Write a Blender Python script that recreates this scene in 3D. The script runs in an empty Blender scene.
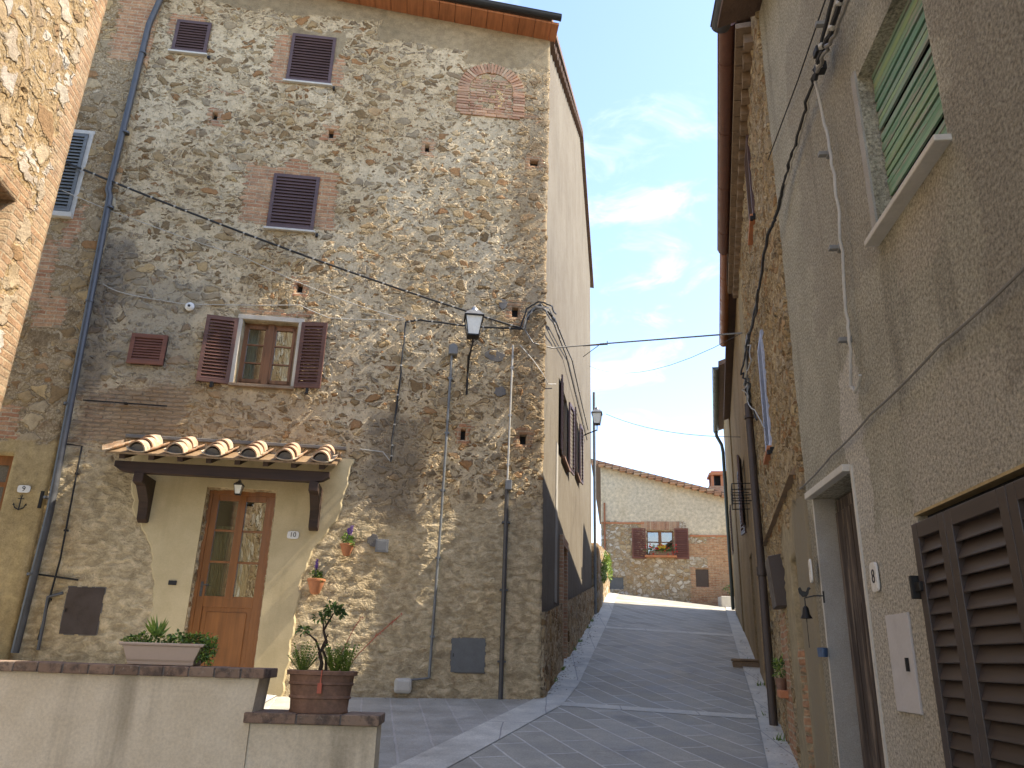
import bpy, bmesh, math, random
from mathutils import Vector, Matrix, Quaternion
R = math.radians
scn = bpy.context.scene
# ------------------------------------------------------------------ camera
EYE = Vector((0, 0, 1.6)); FPX = 775.0; PIT = R(19.55); ROL = R(1.76)
fwd = Vector((0, math.cos(PIT), math.sin(PIT)))
r0 = Vector((1, 0, 0)); u0_ = Vector((0, -math.sin(PIT), math.cos(PIT)))
right = r0*math.cos(ROL) + u0_*math.sin(ROL)
upv = u0_*math.cos(ROL) - r0*math.sin(ROL)
cam = bpy.data.cameras.new('camera'); camo = bpy.data.objects.new('camera', cam)
scn.collection.objects.link(camo); scn.camera = camo
cam.sensor_width = 36; cam.lens = 36*FPX/1024; cam.clip_end = 5000; cam.clip_start = .05
camo.matrix_world = Matrix((( right.x, upv.x, -fwd.x, EYE.x), (right.y, upv.y, -fwd.y, EYE.y), (right.z, upv.z, -fwd.z, EYE.z), (0, 0, 0, 1)))
# ------------------------------------------------------------------ light
SUN_AZ, SUN_EL = 87.3, 51.0
scn.view_settings.view_transform = 'Standard'; scn.view_settings.look = 'None'
scn.view_settings.gamma = 1; scn.view_settings.exposure = 1.95
scn.view_settings.use_white_balance = True; scn.view_settings.white_balance_temperature = 7000; scn.view_settings.white_balance_tint = 10
w = bpy.data.worlds.new('World'); scn.world = w; w.use_nodes = True
sun = bpy.data.lights.new('sun', 'SUN'); sun.energy = 2.9; sun.angle = R(.53); sun.color = (1, .93, .82)
suno = bpy.data.objects.new('sun', sun); scn.collection.objects.link(suno)
sd = Vector((math.sin(R(SUN_AZ))*math.cos(R(SUN_EL)), math.cos(R(SUN_AZ))*math.cos(R(SUN_EL)), math.sin(R(SUN_EL))))
suno.rotation_euler = (-sd).to_track_quat('-Z', 'Y').to_euler(); suno.location = (20, 0, 30)


# ------------------------------------------------------------------ node helper
class G:
    def __init__(s, tree): s.t = tree; s.t.nodes.clear()
    def n(s, typ, ins=None, **kw):
        nd = s.t.nodes.new(typ)
        for k, v in kw.items(): setattr(nd, k, v)
        for k, v in (ins or {}).items():
            sock = nd.inputs[k]
            if isinstance(v, bpy.types.NodeSocket): s.t.links.new(v, sock)
            elif isinstance(v, (tuple, list)) and sock.type == 'RGBA' and len(v) == 3: sock.default_value = (*v, 1)
            else: sock.default_value = v
        return nd
    def m(s, op, a, b=0.0, c=None, clamp=False):
        i = {0: a, 1: b}
        if c is not None: i[2] = c
        return s.n('ShaderNodeMath', i, operation=op, use_clamp=clamp).outputs[0]
    def vm(s, op, a, b=(0, 0, 0), sc=None):
        i = {0: a, 1: b}
        if sc is not None: i[3] = sc
        return s.n('ShaderNodeVectorMath', i, operation=op).outputs[0]
    def noise(s, vec, scale, detail=3, rough=.55, col=False):
        nd = s.n('ShaderNodeTexNoise', {'Vector': vec, 'Scale': scale, 'Detail': detail, 'Roughness': rough})
        return nd.outputs['Color' if col else 'Fac']
    def vor(s, vec, scale, feature='F1', rnd=1.0):
        return s.n('ShaderNodeTexVoronoi', {'Vector': vec, 'Scale': scale, 'Randomness': rnd}, feature=feature)
    def ss(s, x, a, b, lo=0.0, hi=1.0, interp='SMOOTHSTEP'):
        return s.n('ShaderNodeMapRange', {0: x, 1: a, 2: b, 3: lo, 4: hi}, interpolation_type=interp).outputs[0]
    def mix(s, f, a, b, bt='MIX'):
        nd = s.n('ShaderNodeMix', data_type='RGBA', blend_type=bt)
        for k, v in ((0, f), (6, a), (7, b)):
            if isinstance(v, bpy.types.NodeSocket): s.t.links.new(v, nd.inputs[k])
            else: nd.inputs[k].default_value = (*v, 1) if isinstance(v, (tuple, list)) and len(v) == 3 else v
        return nd.outputs[2]
    def fmix(s, f, a, b):
        return s.n('ShaderNodeMix', {0: f, 2: a, 3: b}, data_type='FLOAT').outputs[0]
    def ramp(s, f, stops, interp='LINEAR'):
        nd = s.n('ShaderNodeValToRGB', {0: f}); cr = nd.color_ramp; cr.interpolation = interp
        while len(cr.elements) < len(stops): cr.elements.new(.5)
        for e, (p, c) in zip(cr.elements, stops): e.position = p; e.color = (*c, 1) if len(c) == 3 else c
        return nd.outputs[0]
    def sep(s, v): return s.n('ShaderNodeSeparateXYZ', {0: v}).outputs
    def comb(s, x, y, z): return s.n('ShaderNodeCombineXYZ', {0: x, 1: y, 2: z}).outputs[0]
    def scalev(s, v, sx, sy, sz): return s.n('ShaderNodeMapping', {'Vector': v, 'Scale': (sx, sy, sz)}).outputs[0]
    def out(s, col, rough=.9, height=None, bump=.6, dist=.02, disp=None, metallic=0., spec=.3, extra=None, mat=None):
        i = {'Base Color': col, 'Roughness': rough, 'Metallic': metallic, 'Specular IOR Level': spec}
        i.update(extra or {})
        b = s.n('ShaderNodeBsdfPrincipled', i); o = s.n('ShaderNodeOutputMaterial')
        s.t.links.new(b.outputs[0], o.inputs[0])
        if height is not None:
            if bump: s.t.links.new(s.n('ShaderNodeBump', {'Height': height, 'Strength': bump, 'Distance': dist}).outputs[0], b.inputs['Normal'])
        if disp is not None:
            d = s.n('ShaderNodeDisplacement', {'Height': disp[0], 'Midlevel': disp[2] if len(disp) > 2 else 0., 'Scale': disp[1]})
            s.t.links.new(d.outputs[0], o.inputs['Displacement'])
            mat.displacement_method = 'BOTH'
        return b


def newmat(name):
    m = bpy.data.materials.new(name); m.use_nodes = True
    return m, G(m.node_tree)


# world: physical sky with thin cirrus
g = G(w.node_tree)
sky = g.n('ShaderNodeTexSky', sky_type='NISHITA'); sky.sun_disc = False
sky.sun_elevation = R(SUN_EL); sky.sun_rotation = R(SUN_AZ); sky.air_density = 1.0; sky.dust_density = .5; sky.ozone_density = 3.0; sky.altitude = 300
tc = g.n('ShaderNodeTexCoord').outputs['Generated']
sx = g.sep(tc)
pl = g.comb(g.m('DIVIDE', sx[0], g.m('ADD', sx[2], .12)), g.m('DIVIDE', sx[1], g.m('ADD', sx[2], .12)), 0.)
wp = g.vm('ADD', pl, g.vm('SCALE', g.noise(pl, 1.3, 3, .5, True), sc=.9))
c1 = g.noise(g.scalev(wp, 1.5, .55, 1), 1.0, 7, .62)
c2 = g.noise(wp, 4.2, 8, .68)
low = g.ss(sx[2], .02, .5, .03, -.02, 'LINEAR')
cf = g.ss(g.m('ADD', g.m('ADD', g.m('MULTIPLY', c1, .75), g.m('MULTIPLY', c2, .3)), low), .53, .69)
skyc = g.mix(g.m('MULTIPLY', cf, .85), g.mix(1., sky.outputs[0], (.97, .925, .95), 'MULTIPLY'), (3.6, 3.7, 3.95))
bg = g.n('ShaderNodeBackground', {'Color': skyc, 'Strength': .14})
wo = g.n('ShaderNodeOutputWorld'); g.t.links.new(bg.outputs[0], wo.inputs[0])


# ------------------------------------------------------------------ frames
class Frame:
    def __init__(s, o, az, z=0.0):
        s.o = Vector((o[0], o[1], z)); a = R(az)
        s.d = Vector((math.sin(a), math.cos(a), 0)); s.out = Vector((s.d.y, -s.d.x, 0))
        s.M = Matrix(((s.d.x, -s.out.x, 0, s.o.x), (s.d.y, -s.out.y, 0, s.o.y), (0, 0, 1, z), (0, 0, 0, 1)))
    def L(s, px, py, out=0.0):            # local point where the sight line meets the wall plane
        r = right*(px-512) - upv*(py-384) + fwd*FPX
        p0 = s.o + s.out*out
        t = (p0-EYE).dot(s.out)/r.dot(s.out); p = EYE + r*t - s.o
        return Vector((p.dot(s.d), -out, p.z))
    def W(s, u, out, z): return s.o + s.d*u + s.out*out + Vector((0, 0, z))
    def P(s, px, py, out=0.0):
        l = s.L(px, py, out); return s.W(l.x, out, l.z)


MF = Frame((.46, 10.62), 83.7); SW = Frame((.46, 10.62), 9.7)
R1 = Frame((2.05, 5.28), 186.15); R2 = Frame((2.05, 5.28), 194.55)
L1 = Frame((-4.09, 5.92), -6); FH = Frame((3.6, 29.8), 98); ID = Matrix.Identity(4)
def D(px, py, dist):
    r = right*(px-512) - upv*(py-384) + fwd*FPX; return EYE + r*(dist/math.hypot(r.x, r.y))
WM = {}


# ------------------------------------------------------------------ mesh builder
class MB:
    def __init__(s): s.v = []; s.f = []; s.mi = []; s.cur = 0
    def add(s, vs, fs, T=None):
        b = len(s.v)
        s.v += [tuple(T @ Vector(p)) if T is not None else tuple(p) for p in vs]
        s.f += [tuple(i+b for i in f) for f in fs]; s.mi += [s.cur]*len(fs)
        return s
    def box(s, x0, x1, y0, y1, z0, z1, T=None):
        if x0 > x1: x0, x1 = x1, x0
        if y0 > y1: y0, y1 = y1, y0
        if z0 > z1: z0, z1 = z1, z0
        v = [(x, y, z) for z in (z0, z1) for y in (y0, y1) for x in (x0, x1)]
        return s.add(v, [(0, 2, 3, 1), (4, 5, 7, 6), (0, 1, 5, 4), (2, 6, 7, 3), (0, 4, 6, 2), (1, 3, 7, 5)], T)
    def prism(s, poly, y0, y1, T=None, axis='y'):
        n = len(poly)
        if axis == 'y': v = [(a, y0, b) for a, b in poly] + [(a, y1, b) for a, b in poly]
        elif axis == 'x': v = [(y0, a, b) for a, b in poly] + [(y1, a, b) for a, b in poly]
        else: v = [(a, b, y0) for a, b in poly] + [(a, b, y1) for a, b in poly]
        fs = [tuple(range(n)), tuple(range(2*n-1, n-1, -1))] + [(i, i+n, (i+1) % n+n, (i+1) % n) for i in range(n)]
        return s.add(v, fs, T)
    def tube(s, pts, r, n=8, T=None, cap=True):
        pts = [Vector(p) for p in pts]; rs = r if isinstance(r, (list, tuple)) else [r]*len(pts)
        v = []; prev = None
        for i, p in enumerate(pts):
            a = pts[max(i-1, 0)]; b = pts[min(i+1, len(pts)-1)]; t = (b-a).normalized()
            if prev is None:
                x = t.cross(Vector((0, 0, 1)))
                if x.length < .01: x = t.cross(Vector((1, 0, 0)))
            else:
                x = prev - t*prev.dot(t)
            x.normalize(); prev = x; y = t.cross(x)
            for k in range(n):
                q = 2*math.pi*k/n; v.append(p+(x*math.cos(q)+y*math.sin(q))*rs[i])
        f = [(i*n+k, i*n+(k+1) % n, (i+1)*n+(k+1) % n, (i+1)*n+k) for i in range(len(pts)-1) for k in range(n)]
        if cap: f += [tuple(range(n-1, -1, -1)), tuple(range((len(pts)-1)*n, len(pts)*n))]
        return s.add(v, f, T)
    def lathe(s, prof, n=20, T=None, sy=1.0):
        v = []; m = len(prof)
        for k in range(n):
            q = 2*math.pi*k/n
            for r, z in prof: v.append((r*math.cos(q), r*math.sin(q)*sy, z))
        f = [(k*m+i, ((k+1) % n)*m+i, ((k+1) % n)*m+i+1, k*m+i+1) for k in range(n) for i in range(m-1)]
        return s.add(v, f, T)
    def quad(s, a, b, c, d, T=None): return s.add([a, b, c, d], [(0, 1, 2, 3)], T)
    def build(s, name, mats, parent=None, M=None, smooth=False, bevel=0, label=None, keepm=False):
        me = bpy.data.meshes.new(name); me.from_pydata(s.v, [], s.f)
        mats = mats if isinstance(mats, (list, tuple)) else [mats]
        for m in mats: me.materials.append(m)
        me.polygons.foreach_set('material_index', s.mi)
        if not keepm:
            bm = bmesh.new(); bm.from_mesh(me); bmesh.ops.recalc_face_normals(bm, faces=bm.faces); bm.to_mesh(me); bm.free()
        if smooth:
            me.polygons.foreach_set('use_smooth', [True]*len(me.polygons))
            if smooth != 'all':
                try: me.set_sharp_from_angle(angle=R(40))
                except Exception: pass
        me.update(); o = bpy.data.objects.new(name, me); scn.collection.objects.link(o)
        place(o, parent, M)
        if bevel:
            md = o.modifiers.new('bevel', 'BEVEL'); md.width = bevel; md.segments = 2; md.limit_method = 'ANGLE'
        if label: o['label'] = label
        return o


def place(o, parent, M):
    """M is the world matrix wanted (None: the parent's)."""
    pw = WM[parent] if parent is not None else ID
    Wm = M if M is not None else pw
    WM[o] = Wm.copy()
    if parent is not None: o.parent = parent
    o.matrix_local = pw.inverted() @ Wm


def thing(name, label, cat, M, group=None):
    o = bpy.data.objects.new(name, None); scn.collection.objects.link(o); o.empty_display_size = .1
    place(o, None, M); return tag(o, label, cat, group)


def tag(o, label, cat, group=None, kind=None):
    if label: o['label'] = label
    if cat: o['category'] = cat
    if group: o['group'] = group
    if kind: o['kind'] = kind
    return o


def TR(x, y, z, rz=0): return Matrix.Translation((x, y, z)) @ Matrix.Rotation(rz, 4, 'Z')


def wallgrid(u0, u1, z0, z1, res, holes=(), top=None, ret=.12):
    """wall sheet in local x,z at y=0, outward = -y; rectangular openings with reveals."""
    def lines(a, b, hs):
        k = sorted(set([round(a, 4), round(b, 4)]+[round(h, 4) for h in hs if a < h < b])); o = []
        for p, q in zip(k, k[1:]):
            n = max(1, round((q-p)/res)); o += [p+(q-p)*i/n for i in range(n)]
        return o+[k[-1]]
    us = lines(u0, u1, [h[0] for h in holes]+[h[1] for h in holes]); zs = lines(z0, z1, [h[2] for h in holes]+[h[3] for h in holes])
    def zz(u, z): return min(z, top(u)) if top else z
    mb = MB(); idx = {}
    def V(i, j, d):
        if (i, j, d) not in idx:
            idx[(i, j, d)] = len(mb.v); mb.v.append((us[i], d, zz(us[i], zs[j])))
        return idx[(i, j, d)]
    def inh(i, j):
        if i < 0 or j < 0 or i >= len(us)-1 or j >= len(zs)-1: return -1
        a = (us[i]+us[i+1])/2; b = (zs[j]+zs[j+1])/2
        for h in holes:
            if h[0] < a < h[1] and h[2] < b < h[3]: return h[4]
        return None
    for i in range(len(us)-1):
        for j in range(len(zs)-1):
            if inh(i, j) is not None: continue
            if top and zs[j] >= max(top(us[i]), top(us[i+1])): continue
            mb.f.append((V(i, j, 0), V(i+1, j, 0), V(i+1, j+1, 0), V(i, j+1, 0)))
            for di, dj, e in ((-1, 0, ((i, j+1), (i, j))), (1, 0, ((i+1, j), (i+1, j+1))), (0, -1, ((i, j), (i+1, j))), (0, 1, ((i+1, j+1), (i, j+1)))):
                q = inh(i+di, j+dj)
                if q is None: continue
                q = ret if q == -1 else q
                if q <= 0: continue
                a, b = e
                mb.f.append((V(*b, 0), V(*a, 0), V(*a, q), V(*b, q)))
    mb.mi = [0]*len(mb.f)
    return mb


# ------------------------------------------------------------------ materials
def C(r, g_, b): return tuple((c/255/12.92 if c/255 <= .04045 else ((c/255+.055)/1.055)**2.4) for c in (r, g_, b))


def plain(name, col, rough=.6, metallic=0., var=.25, scale=9, bump=.15, spec=.4, grime=0.):
    m, g = newmat(name); co = g.n('ShaderNodeTexCoord').outputs['Object']
    n1 = g.noise(co, scale, 5, .6); n2 = g.noise(co, scale*7, 3)
    f = g.m('ADD', g.m('MULTIPLY', n1, .7), g.m('MULTIPLY', n2, .3))
    v = g.ss(f, .3, .7, 1-var, 1+var*.6, 'LINEAR')
    c = g.mix(1., g.mix(0., col, col), g.comb(v, v, v), 'MULTIPLY')
    if grime: c = g.mix(g.ss(g.noise(co, scale*.6, 6, .7), .5, .75, 0, grime), c, (.09, .075, .055))
    g.out(c, g.ss(n1, .3, .7, max(rough-.1, .05), min(rough+.1, 1)), g.m('ADD', n1, n2), bump, .01, metallic=metallic, spec=spec)
    return m


def wood(name, col, dark=.5, axis=2, rough=.5, worn=0., scale=1., spec=.4):
    m, g = newmat(name); co = g.n('ShaderNodeTexCoord').outputs['Object']
    s = [22*scale]*3; s[axis] = 1.6*scale
    n1 = g.noise(g.scalev(co, *s), 1, 6, .65); n2 = g.noise(co, 2.5, 3)
    v = g.ss(n1, .3, .72, dark, 1.15, 'LINEAR'); v2 = g.ss(n2, .3, .7, .85, 1.12, 'LINEAR')
    c = g.mix(1., col, g.comb(v, v, v), 'MULTIPLY'); c = g.mix(1., c, g.comb(v2, v2, v2), 'MULTIPLY')
    if worn: c = g.mix(g.ss(n1, .52, .66, 0, worn), c, (.34, .27, .2))
    g.out(c, rough, n1, .3, .004, spec=spec); return m


def rect(g, X, Z, nz, rs, amp, soft):
    tot = None
    for (a, b, c, d) in rs:
        k = g.m('MINIMUM', g.m('MINIMUM', g.m('SUBTRACT', X, a), g.m('SUBTRACT', b, X)), g.m('MINIMUM', g.m('SUBTRACT', Z, c), g.m('SUBTRACT', d, Z)))
        tot = k if tot is None else g.m('MAXIMUM', tot, k)
    return g.ss(g.m('ADD', tot, g.m('MULTIPLY', g.m('SUBTRACT', nz, .5), amp)), -soft, soft)


def brickpat(g, co, bw=.24, bh=.062, c1=(.42, .21, .12), c2=(.54, .35, .21), mort=(.50, .42, .30), vert=False, axis='x'):
    X = g.sep(co); wob = g.m('MULTIPLY', g.m('SUBTRACT', g.noise(co, 3, 2), .5), .05)
    hx = X[0] if axis == 'x' else X[1]
    v = g.comb(g.m('ADD', hx, wob), g.m('ADD', X[2], wob), 0.) if not vert else g.comb(g.m('ADD', X[2], wob), hx, 0.)
    b = g.n('ShaderNodeTexBrick', {'Vector': v, 'Color1': c1, 'Color2': c2, 'Mortar': mort, 'Scale': 1., 'Mortar Size': .010, 'Mortar Smooth': .4, 'Bias': 0., 'Brick Width': bw, 'Row Height': bh})
    c = g.mix(g.ss(g.noise(co, 7, 5, .7), .45, .7, 0, .55), b.outputs[0], g.mix(g.noise(co, 13, 2), (.50, .40, .29), (.30, .14, .08)))
    c = g.mix(g.ss(g.noise(co, 40, 3), .3, .75, .0, .35), c, (.2, .1, .06))
    return c, g.m('SUBTRACT', 1., b.outputs[1])


STONES = [(0, (.17, .115, .06)), (.12, (.40, .30, .17)), (.26, (.25, .17, .09)), (.38, (.34, .19, .09)), (.48, (.48, .38, .24)), (.64, (.30, .25, .18)), (.78, (.50, .37, .20)), (.88, (.21, .15, .09)), (1, (.58, .50, .37))]


def stone(name, S=4.2, zs=1.45, mort=(.55, .455, .315), cols=STONES, expo=.55, disp=.022, bricks=(), plaster=(), plcol=(.40, .33, .22), rough=(), stains=(), brickkw={}, faded=(), joint_shade=.5, dark=(), tight=0., ax='x', lum=1.0, bump=.9, streaks=.3):
    m, g = newmat(name); co = g.n('ShaderNodeTexCoord').outputs['Object']; X = g.sep(co)
    wc = g.vm('SCALE', g.vm('SUBTRACT', g.noise(co, 3.2, 2, .5, True), (.5, .5, .5)), sc=.22)
    wf = g.vm('SCALE', g.vm('SUBTRACT', g.noise(co, 16, 3, .6, True), (.5, .5, .5)), sc=.05)
    p = g.scalev(g.vm('ADD', g.vm('ADD', co, wc), wf), 1, 1, zs)
    big = g.noise(co, .9, 3, .5); n2 = g.noise(co, 9, 5, .62); n3 = g.noise(co, 45, 4, .65); n4 = g.noise(co, 130, 2)
    v1 = g.vor(p, S); e1 = g.vor(p, S, 'DISTANCE_TO_EDGE').outputs[0]; r1 = g.sep(v1.outputs['Color'])
    v2 = g.vor(p, S*2.1); e2 = g.vor(p, S*2.1, 'DISTANCE_TO_EDGE').outputs[0]; r2 = g.sep(v2.outputs['Color'])
    ex = g.m('ADD', expo, g.m('MULTIPLY', g.m('SUBTRACT', big, .5), 1.1))
    s1 = g.m('MULTIPLY', g.ss(g.m('ADD', e1, g.m('MULTIPLY', g.m('SUBTRACT', n2, .5), .20)), g.m('ADD', .035, g.m('MULTIPLY', r1[1], .13-tight)), g.m('ADD', .09, g.m('MULTIPLY', r1[1], .14-tight))), g.ss(g.m('SUBTRACT', ex, r1[2]), -.06, .08))
    s2 = g.m('MULTIPLY', g.ss(g.m('ADD', e2, g.m('MULTIPLY', g.m('SUBTRACT', n2, .5), .22)), g.m('ADD', .05, g.m('MULTIPLY', r2[1], .14)), g.m('ADD', .12, g.m('MULTIPLY', r2[1], .16))), g.ss(g.m('SUBTRACT', g.m('ADD', ex, -.05), r2[2]), -.06, .08))
    s2 = g.m('MULTIPLY', s2, g.m('SUBTRACT', 1., g.ss(s1, .0, .3)))
    cs1 = g.ramp(r1[0], cols); cs2 = g.ramp(r2[0], cols)
    tv = g.ss(g.m('ADD', g.m('MULTIPLY', n2, .6), g.m('MULTIPLY', n3, .4)), .32, .68, .62, 1.25, 'LINEAR'); tvv = g.comb(tv, tv, tv)
    mo = g.mix(g.ss(big, .35, .65), mort, tuple(c*k for c, k in zip(mort, (.80, .76, .70))))
    mo = g.mix(g.ss(n3, .42, .66, 0, .6), mo, (.56, .48, .35))
    mo = g.mix(g.ss(g.noise(co, 24, 4, .7), .53, .66, 0, .8), mo, (.22, .165, .11))
    c = g.mix(s2, mo, cs2); c = g.mix(s1, c, cs1)
    ring = g.m('MULTIPLY', g.m('MULTIPLY', s1, g.m('SUBTRACT', 1., s1)), g.ss(n2, .40, .62, 0, 4*joint_shade))  # dark joint lines; crevice shade is painted in at the stone edges
    ring2 = g.m('MULTIPLY', g.m('MULTIPLY', s2, g.m('SUBTRACT', 1., s2)), g.ss(n2, .40, .62, 0, 3.2*joint_shade))
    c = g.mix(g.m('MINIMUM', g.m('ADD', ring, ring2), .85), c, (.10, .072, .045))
    kb = None
    h = g.m('ADD', g.m('ADD', g.m('MULTIPLY', s1, g.m('ADD', .45, g.m('MULTIPLY', r1[1], .35))), g.m('MULTIPLY', s2, .35)), g.m('ADD', g.m('MULTIPLY', n2, .45), g.m('MULTIPLY', n3, .25)))
    if rough:       # lumpy lime render
        k = rect(g, X[0] if ax == 'x' else X[1], X[2], g.noise(co, 1.3, 4, .6), rough, 1.5, .22)
        k = g.m('MULTIPLY', k, g.ss(g.noise(co, 2.4, 4, .6), .33, .46, .55, 1.))
        rn = g.n('ShaderNodeTexNoise', {'Vector': g.scalev(co, 1, 1, 1.7), 'Scale': 7., 'Detail': 6., 'Roughness': .6, 'Distortion': .6}).outputs[0]
        rc = g.mix(g.ss(rn, .35, .65), (.38, .31, .20), (.64, .54, .37))
        c = g.mix(g.m('MULTIPLY', k, .9), c, rc); h = g.fmix(k, h, g.m('ADD', g.m('MULTIPLY', rn, 1.3), g.m('MULTIPLY', n3, .2)))
    if faded:
        fc, fh = brickpat(g, co, .22, .058, (.36, .24, .16), (.42, .32, .22), (.36, .30, .23))
        k = rect(g, X[0], X[2], g.noise(co, 2, 4, .6), faded, .7, .12)
        c = g.mix(g.m('MULTIPLY', k, .8), c, fc); h = g.fmix(k, h, g.m('MULTIPLY', fh, .5))
    if plaster:
        k = rect(g, X[0] if ax == 'x' else X[1], X[2], g.noise(co, 2.2, 5, .62), plaster, .55, .03)
        pc = g.mix(g.ss(big, .3, .7), plcol, tuple(x*(.72 if streaks else .9) for x in plcol)); pc = g.mix(g.ss(g.noise(g.scalev(co, 6, 6, .8), 1, 4), .4, .7, 0, streaks), pc, (.25, .2, .14))
        c = g.mix(k, c, pc); h = g.fmix(k, h, g.m('ADD', .55, g.m('MULTIPLY', n2, .12)))
    if bricks:
        bc, bh_ = brickpat(g, co, **brickkw)
        k = rect(g, X[0] if ax == 'x' else X[1], X[2], g.m('ADD', g.m('MULTIPLY', n2, .5), g.m('MULTIPLY', g.noise(g.scalev(co, 2, 2, 16), 1, 1), .5)), bricks, .5, .012)
        kb = k
        c = g.mix(k, c, bc); h = g.fmix(k, h, g.m('ADD', g.m('MULTIPLY', bh_, .6), g.m('MULTIPLY', n3, .25)))
    c = g.mix(1., c, tvv, 'MULTIPLY')
    for (a, b, cc, d, colr, amt) in stains:
        k = rect(g, X[0] if ax == 'x' else X[1], X[2], g.noise(co, 1.8, 5, .65), [(a, b, cc, d)], 1.0, .15)
        k = g.m('MULTIPLY', k, g.ss(n2, .3, .6, .6, 1.)); c = g.mix(g.m('MULTIPLY', k, amt), c, colr)
    bv = g.noise(co, .45, 4, .55); c = g.mix(1., c, g.ramp(bv, [(.3, (.90, .88, .84)), (.5, (1.04, 1., .93)), (.7, (1.10, 1.0, .84))]), 'MULTIPLY')
    if lum != 1: c = g.mix(1., c, (lum, lum, lum), 'MULTIPLY')
    hd = h if kb is None else g.fmix(kb, h, g.m('ADD', .55, g.m('MULTIPLY', n2, .25)))
    hb = g.m('ADD', g.m('MULTIPLY', n3, .5), g.m('MULTIPLY', n4, .3))
    g.out(c, .93, g.m('ADD', h, hb) if not disp else g.m('ADD', g.m('MULTIPLY', h, .5), hb), bump, .018, disp=(hd, disp) if disp else None, mat=m, spec=.15)
    return m


def plaster(name, col, col2, coarse=.3, streak=.4, blot=(), bump=.5, gs=90, light=None, base=None):
    m, g = newmat(name); co = g.n('ShaderNodeTexCoord').outputs['Object']; X = g.sep(co)
    n1 = g.noise(co, .8, 5, .6); n2 = g.noise(co, 5, 5, .65); n3 = g.noise(co, gs, 3, .6); v = g.vor(co, gs*.6).outputs[0]
    st = g.noise(g.scalev(co, 3.5, 3.5, .35), 1, 5, .6)
    c = g.mix(g.ss(g.m('ADD', g.m('MULTIPLY', n1, .6), g.m('MULTIPLY', n2, .4)), .38, .62), col, col2)
    c = g.mix(g.ss(st, .5, .72, 0, streak), c, tuple(x*.55 for x in col2))
    for (a, b, cc, d, colr, amt) in blot:
        k = rect(g, X[0], X[2], g.noise(co, 2.3, 6, .7), [(a, b, cc, d)], .8, .03)
        c = g.mix(g.m('MULTIPLY', k, amt), c, colr)
    f = g.ss(g.noise(co, gs, 6, .72), .32, .62, 1-coarse*1.6, 1+coarse*.55, 'LINEAR')
    c = g.mix(1., c, g.comb(f, f, f), 'MULTIPLY')
    h = g.m('ADD', g.m('MULTIPLY', g.noise(co, gs*.8, 6, .7), coarse*3), g.m('MULTIPLY', n2, .5))
    g.out(c, .95, h, bump, .02, spec=.12); return m


M = {}
M['iron'] = plain('wrought_iron', (.03, .028, .026), .5, .6)
M['zinc'] = plain('weathered_zinc', (.095, .097, .10), .42, .35, grime=.3)
M['pipe_grey'] = plain('grey_pipe', (.19, .20, .20), .5, .2, grime=.3)
M['dark_gutter'] = plain('dark_gutter', (.035, .037, .038), .4, .4)
M['brown_gutter'] = plain('brown_gutter', (.17, .075, .05), .4, .25, var=.3, grime=.25)
M['copper'] = plain('copper_gutter', (.33, .13, .06), .38, .45, var=.35)
M['green_gutter'] = plain('green_gutter', (.06, .07, .06), .5, .4)
M['brown_metal'] = plain('brown_metal', (.075, .055, .045), .5, .15)
M['grey_metal'] = plain('grey_metal', (.14, .145, .145), .5, .3)
M['white_metal'] = plain('white_enamel', (.50, .48, .46), .5, .0, var=.12, grime=.15)
M['grey_plastic'] = plain('grey_plastic', (.22, .22, .21), .5)
M['cable_black'] = plain('black_cable', (.02, .02, .02), .6)
M['cable_white'] = plain('pale_cable', (.45, .43, .38), .6)
M['cable_grey'] = plain('grey_cable', (.20, .19, .17), .6)
M['glaze'] = plain('glazed_ceramic', (.70, .68, .62), .25, var=.06, bump=.02, spec=.5)
M['ink'] = plain('ink', (.03, .03, .035), .6, var=.1)
M['shutter_dark'] = wood('dark_shutter_paint', (.105, .062, .056), .75, 0, .45)
M['shutter_red'] = wood('red_brown_shutter_paint', (.145, .066, .045), .6, 0, .5)
M['shutter_red2'] = wood('red_shutter_paint', (.21, .085, .055), .6, 0, .5)
M['shutter_big'] = wood('umber_shutter_paint', (.055, .041, .035), .8, 0, .42)
M['shutter_grey'] = wood('grey_shutter_paint', (.16, .17, .17), .7, 0, .55)
M['shutter_green'] = wood('green_shutter_paint', (.14, .33, .19), .55, 0, .5, worn=.5)
M['shutter_blue'] = wood('pale_blue_shutter_paint', (.42, .47, .60), .8, 0, .5)
M['door_wood'] = wood('varnished_door_wood', (.27, .105, .03), .62, 2, .32, scale=.8, spec=.5)
M['window_wood'] = wood('window_frame_wood', (.23, .10, .04), .6, 2, .4)
M['beam'] = wood('dark_beam_wood', (.05, .026, .016), .5, 0, .6)
M['old_door'] = wood('grey_old_door_wood', (.085, .062, .048), .25, 2, .8, worn=.35)
M['plank'] = wood('pale_plank', (.30, .20, .11), .5, 2, .6)
M['roof'] = plain('old_roof_tiles', (.15, .095, .065), .9, var=.4, scale=6, bump=.6)
M['soffit'] = wood('orange_soffit_boards', (.42, .16, .065), .7, 1, .6)
M['marble'] = plain('pale_stone_slab', (.55, .52, .45), .6, var=.15, grime=.2)
M['terra'] = plain('terracotta', (.50, .20, .09), .75, var=.25, scale=12, grime=.1)
M['terra_dark'] = plain('aged_terracotta', (.24, .14, .095), .85, var=.5, scale=9, grime=.6)
M['soil'] = plain('potting_soil', (.05, .035, .025), .95, bump=.8, scale=30)
M['box_beige'] = plain('beige_plastic', (.52, .42, .34), .5, var=.06, bump=.02)
M['void'] = plain('interior_shade', (.012, .011, .010), .9)  # near-black colour stands for the shade inside openings
M['curtain'] = plain('curtain_cloth', (.62, .52, .30), .9, var=.15)
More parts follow.
